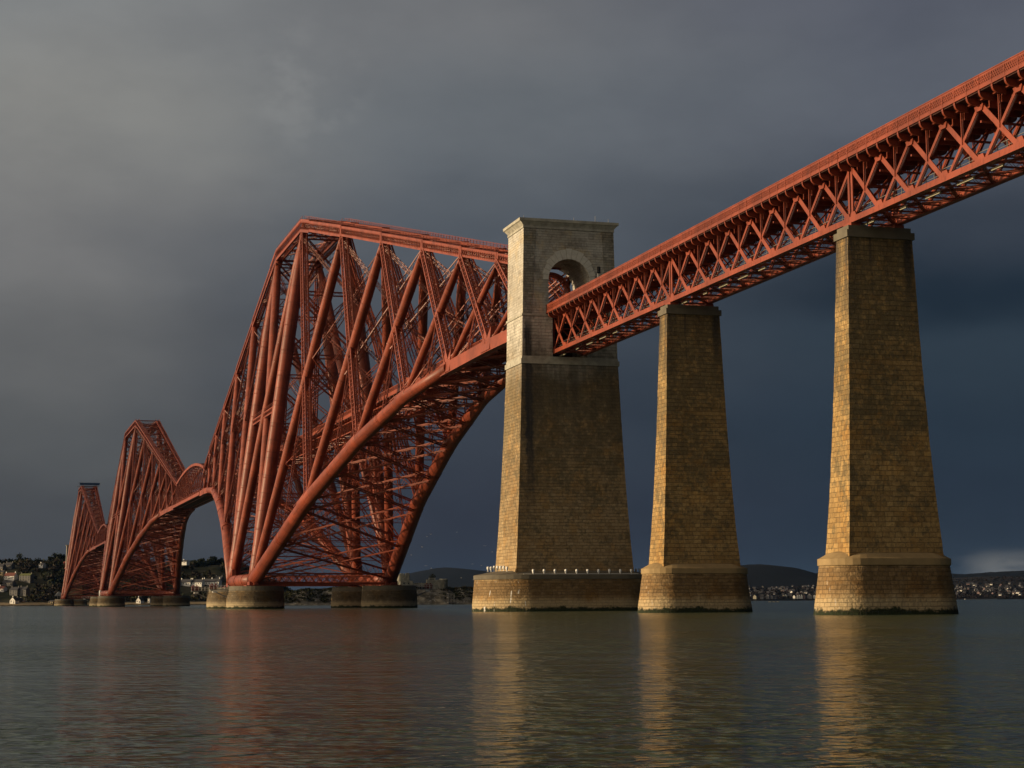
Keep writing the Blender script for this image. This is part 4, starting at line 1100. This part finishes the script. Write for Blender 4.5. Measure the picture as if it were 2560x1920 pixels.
for k, (u, hh, lab) in enumerate([(46, 15, 'pointed dark tree standing up on the left skyline'), (60, 10, 'low round dark tree right of the pointed skyline tree'), (91, 10, 'thin skyline tree halfway to the farthest tower'), (126, 11, 'small dark tree on the skyline left of the big round clump'),
                                  (141, 15, 'big round dark tree clump on the skyline beside the farthest tower'), (152, 13, 'lower round tree touching the big clump beside the farthest tower'), (484, 8, 'small round tree on the skyline right of the middle tower'),
                                  (503, 11, 'broad round tree on the grassy skyline between the two towers'), (530, 12, 'broad dark tree on the skyline left of the nearest tower'), (552, 10, 'dark tree on the skyline touching the nearest tower')]):
    q = at(u, 1500, 1965); zz = north_z(q.x, 1965); tree('tree', (q.x, 1965, zz), hh * (.25 if k == 0 else .45), hh, M_LEAF[0], lab, 'tree', GT_, 100 + k)

# far shore town on the right, under low hills
YT = 2640.
def coast_z(x, y):
    t = (y - YT) / 1500.
    e = interp(x, [700, 1150, 1330, 1500, 1800, 2100, 2600], [20, 30, 34, 42, 30, 36, 60])
    return (-1.5 if y < YT else 0) + 3.5 * smooth((y - YT) / 14.) + e * smooth(t) + 1.5 * fbm(x, y, 120, 2) * smooth(t * 6)
xs = np.linspace(at(1560, 1500, YT).x, at(2760, 1500, YT + 900).x, 90); ys = np.concatenate([np.linspace(YT - 6, YT + 30, 8), np.linspace(YT + 60, YT + 1500, 40)])
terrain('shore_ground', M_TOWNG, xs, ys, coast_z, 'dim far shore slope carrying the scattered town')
def ridge(name, Y, prof, depth_, label, drop=0):
    us = np.arange(prof[0][0], prof[-1][0] + 1, 6.); mb = MB(); n = len(us); rows = 9
    for j in range(rows):
        for u in us:
            v = interp(u, [p[0] for p in prof], [p[1] for p in prof]); p = at(u, v, Y); t = j / 5.
            y = Y - depth_ * (1 - t); zz = (p.z + (2.2 * fbm(p.x, 0, 60, 4) + 1.2 * fbm(p.x, 0, 14, 8)) * (1 if j == 5 else .6)) * smooth(t if t <= 1 else 2 - t) - (2 if j == 0 else 0)
            mb.v.append(V((p.x, y, zz)))
    for j in range(rows - 1):
        for i in range(n - 1): k = j * n + i; mb.face((k, k + 1, k + n + 1, k + n), None, True)
    o = mb.build(name, M_HILL); tag(o, label, None, None, 'structure'); return o
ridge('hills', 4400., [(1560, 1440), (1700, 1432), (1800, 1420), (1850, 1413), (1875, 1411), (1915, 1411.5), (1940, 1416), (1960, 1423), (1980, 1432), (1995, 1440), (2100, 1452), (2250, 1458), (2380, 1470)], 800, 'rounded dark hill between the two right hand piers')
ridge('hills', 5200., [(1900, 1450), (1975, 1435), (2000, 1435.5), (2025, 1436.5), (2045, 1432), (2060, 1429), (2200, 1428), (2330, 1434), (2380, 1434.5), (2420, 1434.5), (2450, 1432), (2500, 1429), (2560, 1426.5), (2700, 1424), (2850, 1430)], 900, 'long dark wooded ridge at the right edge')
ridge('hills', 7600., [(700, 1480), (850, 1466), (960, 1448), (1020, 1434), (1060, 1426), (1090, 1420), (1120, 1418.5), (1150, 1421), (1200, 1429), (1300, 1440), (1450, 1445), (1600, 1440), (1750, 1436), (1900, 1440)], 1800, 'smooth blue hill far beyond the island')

# a row of gabled white houses on the waterfront, then the town scattered up the slope
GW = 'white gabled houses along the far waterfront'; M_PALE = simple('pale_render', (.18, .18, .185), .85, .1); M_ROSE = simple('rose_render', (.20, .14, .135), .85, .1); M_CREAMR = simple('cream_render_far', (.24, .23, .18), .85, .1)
def far_house(u, v, wpx, hpx, wall, gable, label, group, name='house'):
    Y = YT + 16 if v > 1493 else None
    p = at(u, v, Y) if Y else hit(u, v, coast_z, YT + 30, YT + 1450, 8)
    if p is None: return
    s = (p.y - CY) / FPX; z = coast_z(p.x, p.y)
    t = empty(name, (p.x, p.y, z), rnd.uniform(-.9, -.5)); tag(t, label, 'house', group); w, h, d = wpx * s * 1.15, hpx * s, 9.
    mb = MB(); mb.box(-w / 2, w / 2, -d / 2, d / 2, -3, h); rh = (w if gable == 'y' else 6) * .45
    if gable == 'y': mb.poly([(-w / 2, 0, h), (w / 2, 0, h), (0, 0, h + rh)], d, (0, 1, 0))
    else: mb.poly([(0, -d / 2, h), (0, d / 2, h), (0, 0, h + rh)], w, (1, 0, 0))
    mb.build('wall', wall, t)
    mb = MB(); o = .6
    if gable == 'y':
        for sgn in (-1, 1): mb.bar((sgn * (w / 2 + o), 0, h - o), (0, 0, h + rh + .3), d + .3, .3, V((sgn, 0, 1)))
    else:
        for sgn in (-1, 1): mb.poly([(-w / 2 - .3, sgn * (d / 2 + o), h - .2), (w / 2 + .3, sgn * (d / 2 + o), h - .2), (w / 2 + .3, 0, h + rh + .3), (-w / 2 - .3, 0, h + rh + .3)], .3, (0, sgn * rh, d / 2))
    mb.build('roof', M_SLATE, t); return t
wf = [(1874, 1493, 7, 5, 'x', 0), (1889, 1495, 8, 7, 'y', 2), (1905, 1495, 8, 7, 'x', 1), (1919.5, 1494, 8, 8, 'y', 1), (1931, 1494, 7, 6, 'y', 1), (1939, 1494, 6, 4, 'x', 1), (1959, 1493, 4, 6, 'x', 2), (1966, 1493, 5, 5, 'y', 0), (1975, 1493, 9, 7, 'x', 1),
      (1986, 1494.5, 5, 7, 'y', 0), (1994, 1494, 4, 8, 'y', 0), (2001, 1494, 5, 8, 'y', 0), (2006, 1494, 4, 9, 'y', 0), (2012, 1494, 6, 8, 'y', 3), (2024, 1495.5, 12, 7, 'y', 1), (2037, 1495, 6, 8, 'y', 0), (2045, 1495, 6, 8, 'y', 1), (2052, 1495, 5, 8, 'y', 2)]
walls = [M_WALLW, M_PALE, M_CREAMR, M_ROSE]; cn = ['white', 'pale grey', 'cream', 'rose']
ordn = ['first', 'second', 'third', 'fourth', 'fifth', 'sixth', 'seventh', 'eighth', 'ninth', 'tenth', 'eleventh', 'twelfth', 'thirteenth', 'fourteenth', 'fifteenth', 'sixteenth', 'seventeenth', 'eighteenth']
for k, (u, v, w, h, g, c) in enumerate(wf):
    far_house(u, v, w, h, walls[c], g, '%s %s house on the far waterfront, %s from the left of its row' % (cn[c], 'gabled' if g == 'y' else 'long', ordn[k]), GW)
rnd = random.Random(5)
def scatter_houses(n, u0, u1, v0, v1, bright, group, where):
    spots = [(rnd.uniform(u0, u1), rnd.triangular(v0, v1, v0 + (v1 - v0) * .5)) for k in range(n)]
    tiers = (('upper', v0, v0 + (v1 - v0) * .4), ('middle', v0 + (v1 - v0) * .4, v0 + (v1 - v0) * .62), ('lower', v0 + (v1 - v0) * .62, v1 + 1))
    for tn, a, b in tiers:
        for k, (u, v) in enumerate(sorted(p for p in spots if a <= p[1] < b)):
            c = rnd.choice((1, 1, 0 if rnd.random() < bright else 4, 3)); k += 1
            nth = str(k) + ('th' if 10 < k % 100 < 14 else {1: 'st', 2: 'nd', 3: 'rd'}.get(k % 10, 'th'))
            far_house(u, v, rnd.uniform(3, 8), rnd.uniform(1.5, 3.2), (walls + [M_WALLG])[c], rnd.choice('xxy'), 'tiny %s house, %s from left, %s tier of the far town %s' % ((cn + ['dim grey'])[c], nth, tn, where), group)
scatter_houses(70, 1868, 2052, 1460, 1489, .5, 'houses of the far town between the two right hand piers', 'between the piers')
scatter_houses(16, 1975, 2052, 1443, 1458, .6, 'upper houses of the far town under the saddle', 'under the saddle')
scatter_houses(80, 2378, 2558, 1457, 1492, .6, 'houses of the far town at the right edge', 'at right edge')
for u, v, w, h, lab in [(2403, 1479, 6, 4, 'bright white house low in the far town, just right of the nearest pier'), (2440, 1477, 7, 3, 'pale long house low in the far town right of the nearest pier'), (2468, 1468, 5, 3, 'white house halfway up the far town at right'), (2501, 1490, 7, 4, 'bright white house near the water at far right'), (2545, 1485, 9, 5, 'large cream house near the water at the right edge'), (2551, 1489, 5, 4, 'bright white house in front of the large cream one at the right edge')]:
    far_house(u, v, w, h, M_WALLW, 'x', lab, None)
mb = MB()
for k in range(1700):
    u = rnd.choice((rnd.uniform(1840, 2070), rnd.uniform(2365, 2640))); y = YT + 12 + rnd.random() ** 1.3 * 1300; x = at(u, 1500, y).x; z = coast_z(x, y)
    if u < 2070 and y < YT + 60: continue
    h = rnd.uniform(4, 8); crown(mb, V((x, y, z + h * .1)), h * .8, h * .6, rnd, 12, 2.0, rnd.choice((0, 1, 1)))
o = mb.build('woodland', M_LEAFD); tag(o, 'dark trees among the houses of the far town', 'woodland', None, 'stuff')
# pale pontoon and a string of buoys
p0 = at(2412, 1499, YT - 60); p1 = at(2492, 1499, YT - 60); mb = MB(); mb.box(p0.x, p1.x, YT - 62, YT - 58, -.2, 1.3); mb.box(p0.x, p1.x, YT - 61.6, YT - 58.4, 1.3, 1.4); o = mb.build('pontoon', M_PALE); tag(o, 'long low pale breakwater on the water at far right', 'breakwater')
bb = MB()
p = at(1935, 1506, 700)
b0 = empty('buoy_string', (p.x, 900, 0)); b0.location = (at(1935, 1500, 900).x, 900, 0); tag(b0, 'low pale string of floats on the water between the two right hand piers', 'raft')
mb = MB()
for k in range(3): mb.path([(-4.4 + k * 3.2, 0, .12), (-4.0 + k * 3.2, 0, .16), (-2.6 + k * 3.2, 0, .16), (-2.2 + k * 3.2, 0, .12)], [.12, .24, .24, .12], 8)
mb.bar((-4.2, 0, .2), (4.6, 0, .2), .12, .1); mb.build('float', M_WALLY, b0)

# ------------------------------------------------------------------ island with its ruined castle
YI_ = 815.
isk = [(640, 1509), (690, 1500), (720, 1484), (760, 1476), (810, 1478), (850, 1470), (900, 1472), (960, 1474), (1000, 1471), (1040, 1472), (1070, 1468), (1110, 1470), (1135, 1476), (1160, 1470), (1190, 1474), (1230, 1480), (1300, 1490), (1360, 1507)]
ix = [at(u, v, YI_).x for u, v in isk]; iz = [at(u, v, YI_).z for u, v in isk]
def isl_z(x, y):
    e = interp((x - CX) / (y - CY) * (YI_ - CY) + CX, ix, iz); t = (y - 782) / 30.; b = (870 - y) / 30.
    n = .9 * fbm(x, y, 9, 5) + .4 * fbm(x, y, 3, 7)
    return -1.2 + (e + 1.2) * smooth(t + .12 * fbm(x, y, 12, 1)) ** .7 * smooth(b) + n * smooth(t) * (1 if e > 2 else .3)
xs = np.linspace(ix[0] - 5, ix[-1] + 5, 120); ys = np.linspace(778, 872, 40)
terrain('island_rock', M_ROCK, xs, ys, isl_z, 'low rocky island behind the nearest tower')
mb = MB()
for k in range(2400):
    u = rnd.uniform(690, 1340); y = 790 + rnd.random() * 60; x = at(u, 1500, y).x; z = isl_z(x, y)
    if z < 1.6: continue
    if 1035 < u < 1105 and y < 806: continue
    h = rnd.uniform(.8, 2.2); crown(mb, V((x, y, z + h * .2)), h, h * .8, rnd, 12, .55, rnd.choice((0, 2, 2, 1)))
o = mb.build('scrub', M_LEAF); tag(o, 'low scrub covering the island', 'scrub', None, 'stuff')
M_RUIN = ground_mat('ruin_stone', (.24, .235, .19), (.38, .36, .28), (.50, .47, .38), .5)
def ip(u, v, Y=808.): return at(u, v, Y)
cs = empty('ruined_castle', ip(1060, 1475)); tag(cs, 'roofless grey stone castle ruin on the island, right of the nearest tower', 'castle')
o_ = cs.location
def wallseg(mb, u0, u1, vt, vb, dy=0., th=1.2, notch=0, seed=1):
    """broken-topped wall between two measured ends"""
    r_ = random.Random(seed); n = max(2, int((u1 - u0) / 2.2)); Y = 808 + dy
    for k in range(n):
        a = ip(u0 + (u1 - u0) * k / n, vt + r_.uniform(0, 1.6) * (1 if notch == 0 else notch), Y) - o_; b = ip(u0 + (u1 - u0) * (k + 1) / n, vb, Y) - o_
        mb.box(a.x, b.x, a.y - th / 2, a.y + th / 2, b.z - 3, a.z)
mb = MB(); wallseg(mb, 1001, 1010, 1433, 1456, 0, 1.2, .6, 1); wallseg(mb, 1013.5, 1022, 1432, 1456, 0, 1.2, .6, 2); wallseg(mb, 1001, 1022, 1444, 1456, .1, 1.1, .3, 5); wallseg(mb, 1002, 1021, 1436, 1456, 7, 1.2, 1.5, 3)
for u in (1001.5, 1021.5):
    a = ip(u, 1435, 808) - o_; b = ip(u, 1462, 808) - o_; mb.box(a.x - .6, a.x + .6, a.y, a.y + 7, b.z, a.z)
mb.build('keep', M_RUIN, cs)
mb = MB(); wallseg(mb, 1000, 1032, 1452, 1463, -2, 1.2, .3, 7); mb.build('curtain_wall', M_RUIN, cs); mb = MB(); wallseg(mb, 1066, 1104, 1449, 1472, -1, 1.4, .9, 8); mb.build('curtain_wall', M_RUIN, cs); mb = MB(); wallseg(mb, 1030, 1070, 1457, 1472, 3, 1.3, 1, 9); mb.build('curtain_wall', M_RUIN, cs)
for u in (1010, 1021):
    mb = MB(); a = ip(u, 1460, 805.3) - o_; mb.box(a.x - .4, a.x + .4, a.y - .12, a.y + .2, a.z, a.z + .9); mb.build('window', M_BLACK, cs)
mb = MB(); wallseg(mb, 1072, 1088, 1444.5, 1456, 0, 1.2, .4, 11); mb.build('gatehouse', M_RUIN, cs)
for u in (1075.5, 1079.5, 1083):
    mb = MB(); a = ip(u, 1450.5, 807.2) - o_; mb.box(a.x - .22, a.x + .22, a.y - .14, a.y + .2, a.z, a.z + 1.0); mb.build('window', M_BLACK, cs)
mb = MB(); a = ip(1109, 1478) - o_; b = ip(1109, 1447) - o_; mb.path([(a.x, a.y, a.z - 2), (a.x, a.y, b.z - 1.1), (a.x, a.y, b.z - 1.0), (a.x, a.y, b.z)], [2.7, 2.5, 2.65, 2.6], 18); mb.build('round_tower', M_RUIN, cs)
q = ip(1081, 1447, 818); tree('tree', (q.x, 818, q.z - 3), 2.0, 6.3, M_LEAF[2], 'lone olive green tree growing behind the castle ruin', 'tree', None, 77)
fr_ = empty('timber_frame', (ip(1127, 1508, 786).x, 786, 0)); tag(fr_, 'dark open steel landing frame at the water below the castle', 'landing stage')
mb = MB()
for x in (-1.9, 0, 1.9):
    for y in (-1.5, 1.5): mb.bar((x, y, -2), (x, y, 6.8), .25, .25)
for z in (1.2, 4.2, 6.8): mb.box(-2.1, 2.1, -1.7, 1.7, z - .1, z + .1)
for z in (1.2, 4.2): mb.bar((-1.9, -1.5, z), (1.9, -1.5, z + 2.8), .15, .15)
mb.build('frame', M_RAILG, fr_)

# gulls
M_GULL = simple('gull_feathers', (.34, .34, .33), .7, .05)
def gull(p, rz, label, k):
    t = empty('gull', p, rz); tag(t, label, 'bird', 'gulls flying between the nearest tower and the gateway')
    mb = MB(); mb.path([(0, -.28, 0), (0, -.2, .03), (0, -.02, .02), (0, .2, 0), (0, .36, .01)], [.03, .07, .10, .06, .02], 8); mb.build('body', M_GULL, t)
    a = .5 if k % 2 else -.1
    for s in (-1, 1):
        mb = MB(); w = [(0, -.08), (s * .32, -.14), (s * .68, .02), (s * .66, .07), (s * .3, .1), (0, .12)]
        mb.v += [V((x, y, .04 + abs(x) * a * (.9 if abs(x) < .4 else .6))) for x, y in w] + [V((x, y, .01 + abs(x) * a * (.9 if abs(x) < .4 else .6))) for x, y in w]
        mb.face(tuple(range(6))); mb.face(tuple(range(11, 5, -1)))
        for i in range(6): mb.face((i, (i + 1) % 6, 6 + (i + 1) % 6, 6 + i))
        mb.build('wing', M_GULL, t)
gl = [(1064.6, 1414.5, 'low pair right of the castle keep, left bird'), (1078.4, 1421, 'low pair right of the castle keep, right bird'), (1181.5, 1410, 'beside the foot of the gateway shaft'), (1055, 1367.7, 'alone halfway between tower leg and gateway'), (1067.5, 1341.6, 'upper of two by the leaning tower leg'), (1077, 1336, 'topmost of the cluster near the leaning leg'), (1142, 1330.5, 'highest one near the gateway'),
      (1212.5, 1365, 'closest to the sunlit edge of the gateway'), (1028, 1387.6, 'closest to the tower leg'), (1203.5, 1414, 'just above the gateway base'), (1230.5, 1380, 'touching the sunlit gateway edge'), (1153, 1445, 'low before the blue hill, left bird'), (1183.5, 1450, 'low before the blue hill, right bird')]
for k, (u, v, l) in enumerate(gl): gull(at(u, v, 330 + 13 * k), k * 1.3, 'white gull in flight, ' + l, k)

# ------------------------------------------------------------------ air
M = bpy.data.materials.new('haze_air'); M.use_nodes = True; nt = M.node_tree
for n in list(nt.nodes): nt.nodes.remove(n)
pv = nt.nodes.new('ShaderNodeVolumePrincipled'); pv.inputs['Density'].default_value = 0.6e-5; pv.inputs['Color'].default_value = (.16, .42, 1, 1); pv.inputs['Anisotropy'].default_value = 0
ou = nt.nodes.new('ShaderNodeOutputMaterial'); nt.links.new(pv.outputs[0], ou.inputs['Volume'])
hz = MB(); hz.box(-15500, 15500, -1800, 24500, -5, 330); o = hz.build('haze', M); tag(o, 'thin bluish air over the estuary', None, None, 'stuff')

# cloud added out of view to shade the far bridge and north shore
M = bpy.data.materials.new('shade_cloud_vapour'); M.use_nodes = True; nt = M.node_tree
for n in list(nt.nodes): nt.nodes.remove(n)
pv = nt.nodes.new('ShaderNodeVolumePrincipled'); pv.inputs['Density'].default_value = .00095; pv.inputs['Color'].default_value = (.9, .9, .92, 1)
ou = nt.nodes.new('ShaderNodeOutputMaterial'); nt.links.new(pv.outputs[0], ou.inputs['Volume'])
cc = V((0, 1100, 60)) + SUN_DIR * 4000; mb = MB(); nu, nv = 36, 18
for j in range(1, nv):
    th = math.pi * j / nv
    for i in range(nu):
        ph = 2 * math.pi * i / nu; d = V((math.sin(th) * math.cos(ph), math.sin(th) * math.sin(ph), math.cos(th)))
        k_ = 1 + .22 * fbm(d.x * 100 + 300, d.y * 100 + d.z * 60, 60, 3); mb.v.append(cc + V((d.x * 450 * k_, d.y * 560 * k_, d.z * 230 * k_)))
for j in range(nv - 2):
    for i in range(nu): a_ = j * nu + i; b_ = j * nu + (i + 1) % nu; mb.face((a_, a_ + nu, b_ + nu, b_), None, True)
mb.face(tuple(range(nu)), None, True); mb.face(tuple(range((nv - 2) * nu, (nv - 1) * nu))[::-1], None, True)
o = mb.build('cloud', M, None, True); tag(o, 'added unseen cloud west of the bridge, shading its far half', None, None, 'stuff')
